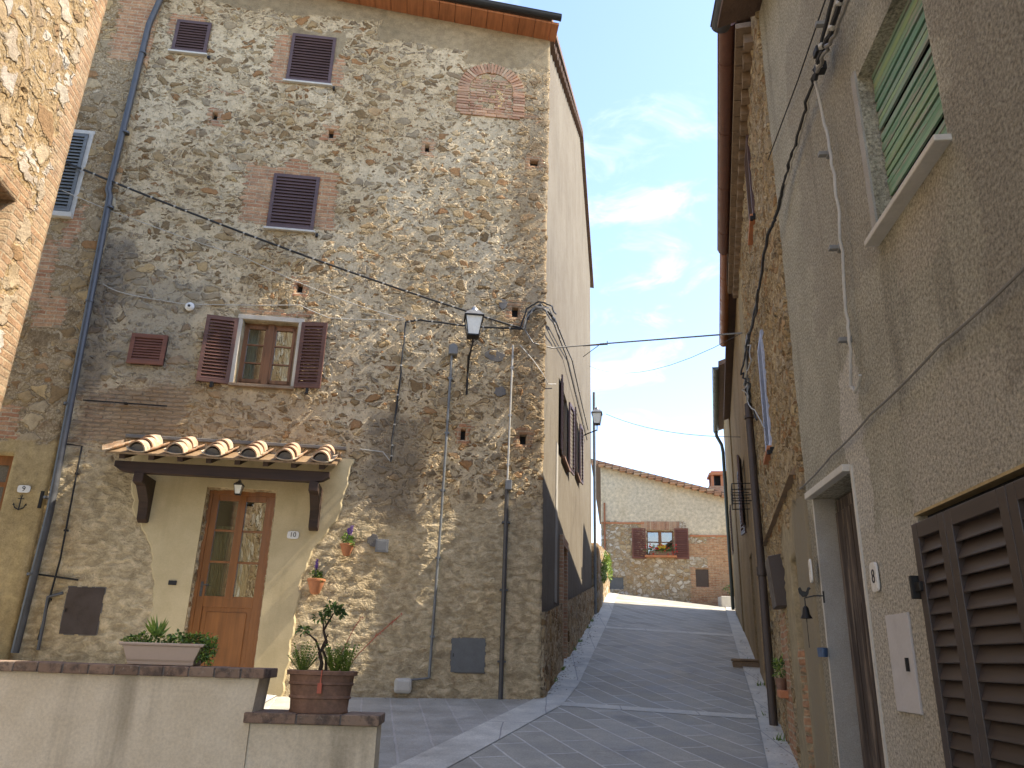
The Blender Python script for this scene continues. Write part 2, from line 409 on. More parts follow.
M['curtain_white'] = plain('white_curtain_cloth', (.7, .68, .62), .9, var=.1)
M['red_petal'] = plain('red_petal', (.55, .04, .02), .6)
M['yellow_petal'] = plain('yellow_petal', (.65, .42, .04), .6)
M['purple_petal'] = plain('purple_petal', (.26, .13, .55), .6)
M['coral'] = plain('coral_stem', (.5, .13, .08), .6)
M['bark'] = plain('plant_bark', (.05, .035, .025), .9, bump=.5, scale=40)
M['lantern_glass'] = plain('frosted_lantern_glass', (.85, .84, .74), .3, var=.1, spec=.5)
M['lantern_cap'] = plain('lantern_cap', (.26, .27, .28), .35, .5)
M['mortar_grey'] = plain('grey_cement', (.17, .155, .135), .95, bump=.6)


def leafmat(name, c1, c2):
    m, g = newmat(name); co = g.n('ShaderNodeTexCoord').outputs['Object']
    v = g.vor(co, 60).outputs['Color']; c = g.mix(g.sep(v)[0], c1, c2)
    b = g.out(c, .55, spec=.4); g.t.links.new(c, b.inputs['Base Color'])
    b.inputs['Transmission Weight'].default_value = 0
    try: b.inputs['Subsurface Weight'].default_value = .15; b.inputs['Subsurface Radius'].default_value = (.02, .03, .01)
    except Exception: pass
    return m


M['leaf'] = leafmat('leaf_green', (.10, .19, .04), (.22, .33, .08))
M['leaf_dark'] = leafmat('leaf_dark_green', (.045, .10, .03), (.11, .18, .05))
M['leaf_lime'] = leafmat('leaf_lime', (.16, .27, .04), (.30, .40, .08))


M['dry_leaf'] = leafmat('dry_leaf', (.14, .09, .045), (.26, .18, .09))
def glassmat():
    m, g = newmat('window_glass')
    b = g.n('ShaderNodeBsdfPrincipled', {'Base Color': (.9, .95, .95), 'Roughness': .02, 'Specular IOR Level': .5})
    gl = g.n('ShaderNodeBsdfGlossy', {'Color': (.9, .92, .92), 'Roughness': .015}); tr = g.n('ShaderNodeBsdfTransparent', {'Color': (.75, .8, .78)})
    f = g.n('ShaderNodeFresnel', {'IOR': 1.5}).outputs[0]; f = g.m('ADD', g.m('MULTIPLY', f, 1.3), .14, clamp=True)
    mx = g.n('ShaderNodeMixShader'); g.t.links.new(f, mx.inputs[0]); g.t.links.new(tr.outputs[0], mx.inputs[1]); g.t.links.new(gl.outputs[0], mx.inputs[2])
    o = g.n('ShaderNodeOutputMaterial'); g.t.links.new(mx.outputs[0], o.inputs[0]); g.t.nodes.remove(b); return m


M['glass'] = glassmat()


def brickmat(name, axis='x', vert=False, **kw):
    m, g = newmat(name); co = g.n('ShaderNodeTexCoord').outputs['Object']
    c, h = brickpat(g, co, axis=axis, vert=vert, **kw); g.out(c, .9, g.m('ADD', h, g.m('MULTIPLY', g.noise(co, 60, 3), .4)), .7, .012, spec=.15); return m


M['cornice'] = plain('old_cornice_brick', (.27, .19, .12), .9, var=.4, scale=6, bump=.5)
M['brick'] = brickmat('brickwork'); M['brick_side'] = brickmat('brickwork_side', axis='y')
m_, g_ = newmat('single_brick'); co_ = g_.n('ShaderNodeTexCoord').outputs['Object']
ob_ = g_.n('ShaderNodeNewGeometry').outputs['Random Per Island']
cc_ = g_.ramp(ob_, [(0, (.30, .15, .09)), (.3, (.46, .24, .14)), (.6, (.54, .33, .20)), (.8, (.36, .20, .12)), (1, (.56, .40, .26))])
cc_ = g_.mix(g_.ss(g_.noise(co_, 25, 5, .7), .42, .68, 0, .6), cc_, (.42, .34, .25))
g_.out(cc_, .92, g_.noise(co_, 50, 4), .6, .006, spec=.15); M['brick1'] = m_
m_, g_ = newmat('aged_coping_brick'); co_ = g_.n('ShaderNodeTexCoord').outputs['Object']
ob_ = g_.n('ShaderNodeNewGeometry').outputs['Random Per Island']
cc_ = g_.ramp(ob_, [(0, (.18, .125, .09)), (.35, (.29, .20, .145)), (.7, (.24, .17, .125)), (1, (.35, .26, .19))])
cc_ = g_.mix(g_.ss(g_.noise(co_, 14, 6, .7), .45, .65, 0, .75), cc_, (.07, .06, .055))
cc_ = g_.mix(g_.ss(g_.noise(co_, 30, 4, .7), .58, .7, 0, .6), cc_, (.36, .31, .25))
g_.out(cc_, .92, g_.noise(co_, 50, 4), .7, .006, spec=.15); M['coping'] = m_
m_, g_ = newmat('roof_tile_clay'); co_ = g_.n('ShaderNodeTexCoord').outputs['Object']
ob_ = g_.n('ShaderNodeNewGeometry').outputs['Random Per Island']
cc_ = g_.ramp(ob_, [(0, (.42, .27, .17)), (.3, (.50, .36, .23)), (.6, (.42, .25, .15)), (.8, (.50, .42, .30)), (1, (.32, .22, .16))])
cc_ = g_.mix(g_.ss(g_.noise(co_, 11, 5, .7), .45, .66, 0, .75), cc_, (.50, .45, .34))
cc_ = g_.mix(g_.ss(g_.noise(co_, 17, 5, .7), .55, .66, 0, .45), cc_, (.12, .10, .085))
g_.out(cc_, .9, g_.noise(co_, 50, 4), .6, .006, spec=.15); M['tile'] = m_


def groundmat(name, ang, bw, bh, c1, c2, mort, off=.5, ms=.012):
    m, g = newmat(name); co = g.n('ShaderNodeTexCoord').outputs['Object']
    rot = g.n('ShaderNodeMapping', {'Vector': co, 'Rotation': (0, 0, R(ang))}).outputs[0]
    X = g.sep(g.vm('ADD', rot, g.vm('SCALE', g.vm('SUBTRACT', g.noise(co, 2.5, 2, .5, True), (.5, .5, .5)), sc=.03)))
    b = g.n('ShaderNodeTexBrick', {'Vector': g.comb(X[0], X[1], 0.), 'Color1': c1, 'Color2': c2, 'Mortar': mort, 'Scale': 1., 'Mortar Size': ms, 'Mortar Smooth': .3, 'Bias': 0., 'Brick Width': bw, 'Row Height': bh})
    b.offset = off
    n = g.noise(co, 3, 6, .65); n2 = g.noise(co, 60, 4, .6)
    v = g.ss(n, .3, .7, .78, 1.22, 'LINEAR'); c = g.mix(1., b.outputs[0], g.comb(v, v, v), 'MULTIPLY')
    v = g.ss(n2, .3, .7, .85, 1.15, 'LINEAR'); c = g.mix(1., c, g.comb(v, v, v), 'MULTIPLY')
    c = g.mix(g.ss(g.noise(co, 1.1, 5, .7), .55, .72, 0, .4), c, (.10, .10, .095))
    g.out(c, g.ss(n, .3, .7, .55, .85), g.m('ADD', g.m('MULTIPLY', g.m('SUBTRACT', 1., b.outputs[1]), .6), g.m('MULTIPLY', n2, .4)), .45, .01, spec=.35)
    return m


# ------------------------------------------------------------------ ground
PY = [-60, 0, 5, 10.6, 16, 22, 26, 30, 60, 140]; PZ = [-6.4, 0, .52, 1.13, 1.93, 2.86, 3.45, 3.9, 4.4, 3.0]


def sstep(a, b, x):
    t = min(max((x-a)/(b-a), 0), 1); return t*t*(3-2*t)


def gz(x, y):
    for i in range(len(PY)-1):
        if y <= PY[i+1] or i == len(PY)-2:
            t = (y-PY[i])/(PY[i+1]-PY[i]); z = PZ[i]+(PZ[i+1]-PZ[i])*t; break
    s = 1.0
    z += -.09*sstep(20, 29, y)*(min(max(x, 0), 14)-5.8)
    z += .11*sstep(5.5, 9.0, y)*(1-sstep(14, 20, y))*min(max(-2.9-x, 0), 4)
    return z


def lin(a, b, n): return [a+(b-a)*i/n for i in range(n+1)]
xs = lin(-300, -12, 8)[:-1]+lin(-12, 16, 140)+lin(16, 300, 8)[1:]
ys = lin(-300, -10, 8)[:-1]+lin(-10, 34, 176)+lin(34, 400, 12)[1:]
mb = MB(); nx = len(xs)
mb.v = [(x, y, gz(x, y)) for y in ys for x in xs]
mb.f = [(j*nx+i, j*nx+i+1, (j+1)*nx+i+1, (j+1)*nx+i) for j in range(len(ys)-1) for i in range(nx-1)]; mb.mi = [0]*len(mb.f)
M['landing'] = groundmat('grey_slab_paving', 80.5, 1.1, .34, (.36, .34, .285), (.43, .405, .345), (.45, .42, .37))
M['road'] = groundmat('slate_paving', 72, .95, .34, (.31, .285, .225), (.40, .37, .30), (.56, .53, .46))
M['band'] = groundmat('pale_stone_band', 3, .9, 3.0, (.53, .50, .42), (.59, .555, .46), (.33, .31, .28), ms=.008)
M['pale_pave'] = groundmat('pale_concrete', 5, 2.0, 2.0, (.42, .41, .39), (.45, .44, .42), (.34, .33, .3), ms=.01)
tag(mb.build('ground', M['landing'], keepm=True, smooth='all'), None, None, kind='structure')


def strip(name, left, rightp, mat, dz, label=None):
    """sheet between two plan polylines with equal point counts, following the ground"""
    mb = MB(); rows = []; segs = []
    for i in range(len(left)-1):
        n = max(1, int((Vector(left[i+1])-Vector(left[i])).length/.25))
        for k in range(n): segs.append((i, k/n))
    segs.append((len(left)-2, 1.0))
    for i, t in segs:
        a = Vector(left[i]).lerp(Vector(left[i+1]), t); b = Vector(rightp[i]).lerp(Vector(rightp[i+1]), t)
        n = 12; rows.append([a.lerp(b, k/n) for k in range(n+1)])
    n = 13
    for r_ in rows: mb.v += [(p.x, p.y, gz(p.x, p.y)+dz) for p in r_]
    mb.f = [(j*n+i, j*n+i+1, (j+1)*n+i+1, (j+1)*n+i) for j in range(len(rows)-1) for i in range(n-1)]; mb.mi = [0]*len(mb.f)
    return tag(mb.build(name, mat, keepm=True, smooth='all'), None, None, kind='structure')


def gp(px, py):      # where a sight line meets the ground
    r = right*(px-512) - upv*(py-384) + fwd*FPX; t = 1e-4
    while t < .2:
        p = EYE+r*t
        if p.z < gz(p.x, p.y): break
        t += 2e-5
    return (p.x, p.y)


LE = [(-2.9, 1.0), (-1.2, 5.0), (-.42, 7.05), (.72, 10.18), (1.05, 11.6), (3.0, 22.5), (4.2, 29.5)]
LO = [(-3.3, 1.1), (-1.55, 5.2), (-.80, 7.2), (.36, 10.45), (.62, 11.5), (2.45, 22.5), (3.6, 29.6)]
RE = [(.6, 1.0), (1.62, 5.0), (2.31, 7.39), (3.13, 10.32), (3.45, 11.6), (6.2, 22.5), (8.1, 29.5)]
RW = [(1.6, 1.0), (2.05, 5.28), (2.72, 7.6), (3.50, 10.6), (3.78, 11.7), (6.45, 22.5), (8.5, 29.5)]
strip('road', LE, RE, M['road'], .006)
strip('left_kerb', LO, LE, M['band'], .012)
strip('right_kerb', RE, RW, M['band'], .03)


def lerp2(a, b, t): return (a[0]+(b[0]-a[0])*t, a[1]+(b[1]-a[1])*t)
def crossband(name, l0, l1, r0_, r1_):
    strip(name, [l0, l1], [r0_, r1_], M['band'], .010)
a = gp(554, 706); b = gp(757, 720); crossband('pavement_band', a, (a[0]+.05, a[1]+.26), b, (b[0]+.06, b[1]+.26))
a = gp(596, 628); b = gp(736, 637); crossband('pavement_band', a, (a[0]+.06, a[1]+.35), b, (b[0]+.08, b[1]+.35))
a = (3.2, 24.9); b = (6.9, 24.5); crossband('pavement_band', a, (a[0]+.06, a[1]+.3), b, (b[0]+.08, b[1]+.3))
strip('pavement', [(-9.5, 8.3), (-9.5, 9.6)], [(-2.75, 9.0), (-2.75, 10.27)], M['pale_pave'], .014)

# ------------------------------------------------------------------ wall materials
HF = []
def rc(F, a, b):   # rect from two image corners
    p = F.L(*a); q = F.L(*b); return (min(p.x, q.x), max(p.x, q.x), min(p.z, q.z), max(p.z, q.z))
W1 = (-6.1, -5.56, 10.58, 11.22); W2 = (-4.27, -3.56, 10.24, 11.2); W3 = (-4.22, -3.53, 7.55, 8.5); W4 = (-4.34, -3.56, 5.08, 6.05)
DOOR = (-4.45, -3.55, 1.15, 3.62)
PH = [(MF.L(215, 117), .05, .075), (MF.L(331, 135), .05, .08), (MF.L(427, 149), .045, .075), (MF.L(534, 164), .07, .06), (MF.L(300, 289), .05, .075), (MF.L(463, 435), .045, .085), (MF.L(523, 440), .055, .08), (MF.L(515, 313), .055, .085)]
phr = [(p.x-a*1.15, p.x+a*1.15, p.z-b*1.1, p.z+b*1.1) for p, a, b in PH]
M['front_wall'] = stone('rubble_front_wall', 5.2, 1.55, expo=.55, disp=.036, bump=1.0, joint_shade=1.0, mort=(.68, .565, .385),
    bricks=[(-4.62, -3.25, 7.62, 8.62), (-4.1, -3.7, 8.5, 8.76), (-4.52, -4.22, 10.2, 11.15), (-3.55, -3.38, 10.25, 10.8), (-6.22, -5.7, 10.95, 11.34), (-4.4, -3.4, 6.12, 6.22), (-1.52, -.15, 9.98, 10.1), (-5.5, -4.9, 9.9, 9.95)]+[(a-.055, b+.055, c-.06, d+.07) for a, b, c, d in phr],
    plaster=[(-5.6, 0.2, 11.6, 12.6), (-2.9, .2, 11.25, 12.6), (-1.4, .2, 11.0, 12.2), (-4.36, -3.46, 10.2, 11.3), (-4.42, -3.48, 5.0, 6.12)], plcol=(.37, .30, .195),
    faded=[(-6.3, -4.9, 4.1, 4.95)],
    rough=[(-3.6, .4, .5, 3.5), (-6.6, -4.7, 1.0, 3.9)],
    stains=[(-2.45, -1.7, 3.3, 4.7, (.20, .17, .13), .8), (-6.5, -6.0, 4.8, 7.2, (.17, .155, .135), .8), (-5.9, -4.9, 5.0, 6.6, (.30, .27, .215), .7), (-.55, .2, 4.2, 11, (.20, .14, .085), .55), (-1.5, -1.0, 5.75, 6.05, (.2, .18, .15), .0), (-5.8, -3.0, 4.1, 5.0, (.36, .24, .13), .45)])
M['side_wall'] = plaster('side_plaster', (.20, .175, .135), (.165, .14, .105), .22, .45, gs=50)
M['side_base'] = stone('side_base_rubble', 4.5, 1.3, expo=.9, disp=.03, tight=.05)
L2W = stone('rubble_and_brick_wall', 3.6, 1.35, expo=.75, disp=.03, mort=(.36, .28, .175), joint_shade=.7,
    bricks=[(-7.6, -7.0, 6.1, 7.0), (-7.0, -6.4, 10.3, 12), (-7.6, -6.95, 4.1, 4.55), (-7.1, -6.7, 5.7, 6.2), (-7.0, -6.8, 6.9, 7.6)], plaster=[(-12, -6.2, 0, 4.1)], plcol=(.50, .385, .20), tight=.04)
M['bright_stone'] = stone('pale_rubble_wall', 3.4, 1.25, mort=(.52, .37, .19), expo=.75, disp=.04, tight=.06,
    cols=[(0, (.62, .58, .50)), (.2, (.44, .30, .15)), (.4, (.66, .62, .55)), (.55, (.36, .22, .11)), (.7, (.60, .50, .36)), (.85, (.48, .33, .17)), (1, (.70, .67, .60))],
    bricks=[(-.22, .3, 0, 12), (-1.15, -.40, 3.9, 5.12)], brickkw=dict(bw=.26, bh=.068, c1=(.46, .29, .165), c2=(.56, .42, .27), mort=(.52, .42, .28)), lum=.70)
M['roughcast'] = plaster('grey_roughcast', (.56, .515, .395), (.43, .395, .30), .42, .75, bump=1., gs=60,
    blot=[(.95, 1.25, 1.2, 3.3, (.64, .59, .49), .85), (-.1, .35, 1.0, 2.6, (.30, .26, .19), .7), (1.0, 1.8, 1.0, 2.3, (.58, .53, .43), .7), (1.8, 3.4, 2.3, 2.75, (.54, .49, .39), .7), (1.9, 2.5, 3.3, 3.6, (.50, .44, .34), .6), (.6, 1.8, 3.6, 6, (.36, .32, .25), .5), (2.7, 4, 2.5, 6, (.33, .295, .23), .6)])
M['smooth_grey'] = plaster('grey_cement_jamb', (.40, .38, .34), (.33, .31, .27), .15, .2, gs=160)
M['cream'] = plaster('cream_plaster', (.60, .49, .295), (.50, .405, .235), .06, .25, bump=.2, gs=60)
M['casing'] = plaster('pale_casing_plaster', (.55, .50, .42), (.46, .41, .33), .1, .5, bump=.3)
M['parapet'] = plaster('stained_parapet_render', (.78, .70, .54), (.66, .575, .42), .10, .8, bump=.3, gs=60)
M['r3wall'] = stone('worn_yellow_wall', 6, 1.6, mort=(.43, .32, .18), expo=.3, disp=0, plaster=[(-30, -7, -1, 12)], plcol=(.34, .265, .16))
M['ochre_plaster'] = plaster('ochre_plaster', (.42, .315, .165), (.36, .27, .14), .15, .35, gs=40)
M['r2stone'] = stone('ochre_rubble_wall', 6.5, 2.2, mort=(.46, .35, .20), expo=.7, disp=.035, joint_shade=.8,
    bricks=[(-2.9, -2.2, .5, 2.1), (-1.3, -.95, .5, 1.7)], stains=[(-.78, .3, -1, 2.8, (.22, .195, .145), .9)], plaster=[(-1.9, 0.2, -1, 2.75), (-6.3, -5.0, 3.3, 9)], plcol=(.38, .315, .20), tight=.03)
M['fhstone'] = stone('pale_cobble_wall', 5.6, 1.3, mort=(.42, .33, .22), expo=1.2, disp=.03, tight=.09, joint_shade=.4,
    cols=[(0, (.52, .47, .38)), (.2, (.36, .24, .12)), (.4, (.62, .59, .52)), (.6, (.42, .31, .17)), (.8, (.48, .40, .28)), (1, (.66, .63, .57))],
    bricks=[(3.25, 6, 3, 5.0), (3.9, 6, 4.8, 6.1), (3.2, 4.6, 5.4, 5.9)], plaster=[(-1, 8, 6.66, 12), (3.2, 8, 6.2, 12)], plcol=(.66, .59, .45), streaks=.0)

# ------------------------------------------------------------------ main corner house
house = thing('stone_house', 'tall corner house of rubble stone with brown shutters, tiled canopy and bricked up arch', 'house', MF.M)
holes = [W1+(.08,), W2+(.08,), W3+(.08,), W4+(.2,), DOOR+(.16,)]+[h+(.22,) for h in phr]
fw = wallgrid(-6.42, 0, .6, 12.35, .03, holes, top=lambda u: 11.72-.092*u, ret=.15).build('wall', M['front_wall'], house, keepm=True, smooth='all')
for h_ in phr: MB().box(h_[0]-.02, h_[1]+.02, .07, .09, h_[2]-.02, h_[3]+.02).build('putlog_shade_panel', M['void'], house, MF.M)  # near-black panel in each hole, painting in its inner shade
# side wall (street side)
def sidetop(u): return 11.66+u*.485 if u < 6.8 else 14.95-(u-6.8)*.5
wS1 = (2.62, 3.62, 4.98, 6.3, .2); wS2 = (5.45, 6.25, 5.35, 6.65, .2); wSD = (2.5, 3.5, 1.2, 3.45, .25)
wallgrid(0, 11, .5, 15, .12, [wS1, wS2, wSD], top=sidetop, ret=.1).build('wall', M['side_wall'], house, SW.M, keepm=True)
mb = MB()       # masonry plinth of the side wall, its top following the street
def plz(u): return 2.19+u*.121
wallgrid(.03, 2.46, .5, 2.8, .04, top=plz, ret=.05).build('plinth', M['side_base'], house, SW.M @ TR(0, -.05, 0), keepm=True, smooth='all')
wallgrid(3.56, 10.95, .5, 4, .05, top=plz, ret=.05).build('plinth', M['side_base'], house, SW.M @ TR(0, -.05, 0), keepm=True, smooth='all')
MB().box(2.46, 2.62, -.06, .2, 1, 3.5).box(3.4, 3.56, -.04, .2, 1, 3.5).box(2.46, 3.56, -.05, .2, 3.45, 3.6).build('door_surround', M['brick_side'] if 0 else M['brick'], house, SW.M)
MB().box(2.5, 3.5, .17, .22, 1.1, 3.45).build('door', M['old_door'], house, SW.M)
# rear shell so that the volume is closed
B1 = MF.W(-6.42, -.1, 0); E1 = SW.W(11, -.1, 0)
bl = MF.W(-6.42, 0, 0)+SW.d*11
mb = MB(); pts = [(MF.W(-6.4, -.06, 0).x, MF.W(-6.4, -.06, 0).y), (bl.x, bl.y), (SW.W(10.98, -.02, 0).x, SW.W(10.98, -.02, 0).y)]
Mi = MF.M.inverted()
def loc(p, z): q = Mi @ Vector((p[0], p[1], z)); return (q.x, q.y, q.z)
for a, b in ((0, 1), (1, 2)):
    n = 10
    for k in range(n):
        pa = Vector(pts[a]).lerp(Vector(pts[b]), k/n); pb = Vector(pts[a]).lerp(Vector(pts[b]), (k+1)/n)
        ta = sidetop(11*k/n) if a == 0 else sidetop(11); tb = sidetop(11*(k+1)/n) if a == 0 else sidetop(11)
        mb.quad(loc(pa, -1), loc(pb, -1), loc(pb, tb+(.6 if a == 0 else .6*(1-(k+1)/n))), loc(pa, ta+(.6 if a == 0 else .6*(1-k/n))))
mb.build('wall', M['side_wall'], house)
# roof: two slopes, built in SW-frame (x along the side wall, y inward)
mb = MB(); mb.cur = 0
slant = 7.2
shear = math.tan(R(90-(83.7-9.7)))
def roofslab(mb, ua, za, ub, zb, th=.12, ov=.09, length=6.62):
    vs = []
    for (u, z) in ((ua, za), (ub, zb)):
        for yy in (-ov, length*math.sin(R(74))+.1):
            uu = u - (yy)*shear*0 + (-yy)*math.cos(R(74))/math.sin(R(74))*-1*-1
            vs.append((uu, yy, z+.094*yy)); vs.append((uu, yy, z+th+.094*yy))
    mb.add(vs, [(0, 2, 6, 4), (1, 5, 7, 3), (0, 4, 5, 1), (2, 3, 7, 6), (0, 1, 3, 2), (4, 6, 7, 5)])
mb = MB(); roofslab(mb, -.42, 11.72, 6.8, 14.97, th=.12); roofslab(mb, 6.8, 14.96, 11.4, 12.64)
mb.build('roof', M['roof'], house, SW.M)
# verge underside tiles
mb = MB()
for i in range(34):
    u = i*.335
    z = sidetop(u)+.01; mb.box(u, u+.30, -.085, .0, z-.03, z+.02)
mb.build('verge_tile', M['roof'], house, SW.M)
# boarded soffit under the front eave and its gutter
mb = MB(); x = -6.5
random.seed(3)
while x < -.02:
    wd = .27; mb.box(x, min(x+wd-.008, .1), -.40, 0.03, 11.66+random.uniform(-.004, .004), 11.70); x += wd
mb.v = [(x, y, z-.092*x) for x, y, z in mb.v]; mb.build('soffit', M['soffit'], house)
def gutter(mb, x0, x1, y, z, r, T=None, n=10, seams=1.2, th=.006):
    pr = [(y+r*math.cos(math.pi+math.pi*k/n), z+r*math.sin(math.pi+math.pi*k/n)) for k in range(n+1)]
    pi_ = [(y+(r-th)*math.cos(math.pi+math.pi*k/n), z+(r-th)*math.sin(math.pi+math.pi*k/n)) for k in range(n, -1, -1)]
    mb.prism(pr+pi_, x0, x1, T, axis='x')
    mb.prism([(y+r*math.cos(math.pi+math.pi*k/n), z+r*math.sin(math.pi+math.pi*k/n)) for k in range(n+1)], x0-.002, x0+.006, T, axis='x')
    mb.prism([(y+r*math.cos(math.pi+math.pi*k/n), z+r*math.sin(math.pi+math.pi*k/n)) for k in range(n+1)], x1-.006, x1+.002, T, axis='x')
    mb.tube([(x0, y-r, z), (x1, y-r, z)], .009, 6, T)
    k = x0+seams*.5
    while k < x1:
        pk = [(y+(r+.004)*math.cos(math.pi+math.pi*q/n), z+(r+.004)*math.sin(math.pi+math.pi*q/n)) for q in range(n+1)]
        mb.prism(pk, k, k+.025, T, axis='x'); k += seams
mb = MB(); gutter(mb, -6.5, .12, -.47, 11.76, .065); mb.v = [(x, y, z-.092*x) for x, y, z in mb.v]; mb.build('gutter', M['dark_gutter'], house, smooth=True)
# left zinc downpipe
pa = MF.L(160, 0, .14); pb = MF.L(150, 20, .1); pc = MF.L(17, 643, .1)
mb = MB(); mb.tube([pa+Vector((.05, -.3, .9)), pa, pb+Vector((0, 0, -.1)), (pb.x-.02, -.1, 7.9), (pb.x+.02, -.1, 7.8), (pc.x+.03, -.1, 3.2), (pc.x, -.1, 1.5)], .047, 12)
for z in (10.4, 8.9, 7.6, 6.1, 4.6, 3.35, 2.4): mb.tube([(pb.x+(pc.x-pb.x)*(10.9-z)/9.3, -.1, z), (pb.x+(pc.x-pb.x)*(10.9-z)/9.3, -.1, z+.03)], .056, 12)
mb.build('downpipe', M['zinc'], house, smooth=True)


def louver(w_, h, mat, parent, name='shutter', M_=None, st=.045, n=14, th=.032, label=None, ang=-32, bev=.002, ov=.62):
    """shutter leaf: local x 0..w, z 0..h, y -th..0"""
    mb = MB(); mb.box(0, st, -th, 0, 0, h).box(w_-st, w_, -th, 0, 0, h).box(st, w_-st, -th, 0, 0, st*1.1).box(st, w_-st, -th, 0, h-st*1.1, h)
    hh = h-2.2*st
    for i in range(n):
        zc = st*1.1+hh*(i+.5)/n
        mb.box(st-.004, w_-st+.004, -.004, .004, -hh/n*ov, hh/n*ov, Matrix.Translation((0, -th/2, zc)) @ Matrix.Rotation(R(ang), 4, 'X'))
    return mb.build(name, mat, parent, M_, bevel=bev, label=label)


def closedshutter(r, n, mat, label, leaf=2, sill=True, F=MF, parent=None, sillm=None):
    x0, x1, z0, z1 = r[:4]; parent = parent or house
    # window part: near-black backing panel; leaves and sill are its sub-parts
    wn = MB().box(x0, x1, .06, .08, z0, z1).build('window', M['void'], parent, F.M, label=label)
    wd = (x1-x0)/leaf
    for k in range(leaf): louver(wd-.004, z1-z0-.01, mat, wn, M_=F.M @ TR(x0+k*wd+.002, -.012, z0+.005), n=n, st=.05, ang=-25)
    if sill: MB().box(x0-.03, x1+.03, -.075, .05, z0-.035, z0-.002).build('sill', sillm or M['marble'], wn, F.M, bevel=.004)
    mb = MB()
    mb.box(x1+.05, x1+.075, -.05, 0, z0-.09, z0-.03).box(x1+.045, x1+.08, -.08, -.05, z0-.1, z0-.06); mb.build('shutter_catch', M['iron'], wn, F.M)
    return wn
closedshutter(W1, 10, M['shutter_dark'], 'small shuttered window high at the left', leaf=1)
closedshutter(W2, 15, M['shutter_dark'], 'shuttered window under the eave', leaf=1)
closedshutter(W3, 15, M['shutter_dark'], 'shuttered window framed with brick', leaf=1)
# first floor window with open shutters
x0, x1, z0, z1 = W4
win = MB().box(x0, x0+.05, .08, .15, z0, z1).box(x1-.05, x1, .08, .15, z0, z1).box(x0, x1, .08, .15, z1-.05, z1).box(x0, x1, .08, .15, z0, z0+.06).build('window', M['window_wood'], house, MF.M, bevel=.003)
mb = MB(); xm = (x0+x1)/2
mb.box(xm-.045, xm+.045, .06, .14, z0, z1)
for a, b in ((x0+.05, xm-.045), (xm+.045, x1-.05)):
    mb.box(a, a+.035, .07, .12, z0+.06, z1-.05).box(b-.035, b, .07, .12, z0+.06, z1-.05).box(a, b, .07, .12, z0+.06, z0+.11).box(a, b, .07, .12, z1-.10, z1-.05)
    for k in (1, 2): mb.box(a, b, .08, .11, z0+.08+(z1-z0-.15)*k/3-.011, z0+.08+(z1-z0-.15)*k/3+.011)
mb.build('sash', M['window_wood'], win, MF.M, bevel=.002)
MB().box(x0+.05, x1-.05, .094, .098, z0+.06, z1-.05).build('pane', M['glass'], win, MF.M)
mb = MB()
for sx_, a in ((0, x0-.02), (1, x1-.19)):
    n = 16; vs = [(a+.22*i/n, .22+.012*math.sin(i*2.1), zz) for i in range(n+1) for zz in (z0, z1)]
    mb.add(vs, [(2*i, 2*i+2, 2*i+3, 2*i+1) for i in range(n)])
mb.build('curtain', M['curtain_white'], win, MF.M)
MB().box(x0-.1, x1+.1, .55, .6, z0-.1, z1+.1).build('room', M['void'], win, MF.M)
MB().box(x0-.05, x1+.05, -.075, .08, z0-.045, z0-.003).build('sill', M['cornice'], win, MF.M, bevel=.004)
MB().box(x0-.07, x0, -.04, .08, z0, z1).box(x1, x1+.07, -.04, .08, z0, z1).box(x0-.07, x1+.07, -.04, .08, z1, z1+.07).build('casing', M['casing'], win, MF.M, bevel=.006)
T = MF.M @ TR(x0-.05, -.045, z0-.02) @ Matrix.Rotation(R(180+8), 4, 'Z')
louver(.43, .99, M['shutter_red'], win, M_=T, n=18, st=.055, ang=32)
T = MF.M @ TR(x1+.05, -.045, z0-.02) @ Matrix.Rotation(R(-8), 4, 'Z')
louver(.37, .99, M['shutter_red'], win, M_=T, n=18, st=.055)
for xx in (x0-.28, x1+.22): MB().box(xx, xx+.03, -.09, 0, z0-.07, z0-.04).box(xx-.005, xx+.035, -.10, -.08, z0-.1, z0-.02).build('shutter_catch', M['iron'], win, MF.M)
# small vent shutter
x0, x1, z0, z1 = rc(MF, (134, 335), (164, 367))
vt = MB().box(x0, x1, -.02, .03, z0, z1).build('vent', M['void'], house, MF.M)
louver(x1-x0, z1-z0, M['shutter_red2'], vt, M_=MF.M @ TR(x0, -.045, z0), n=8, st=.055, th=.035)

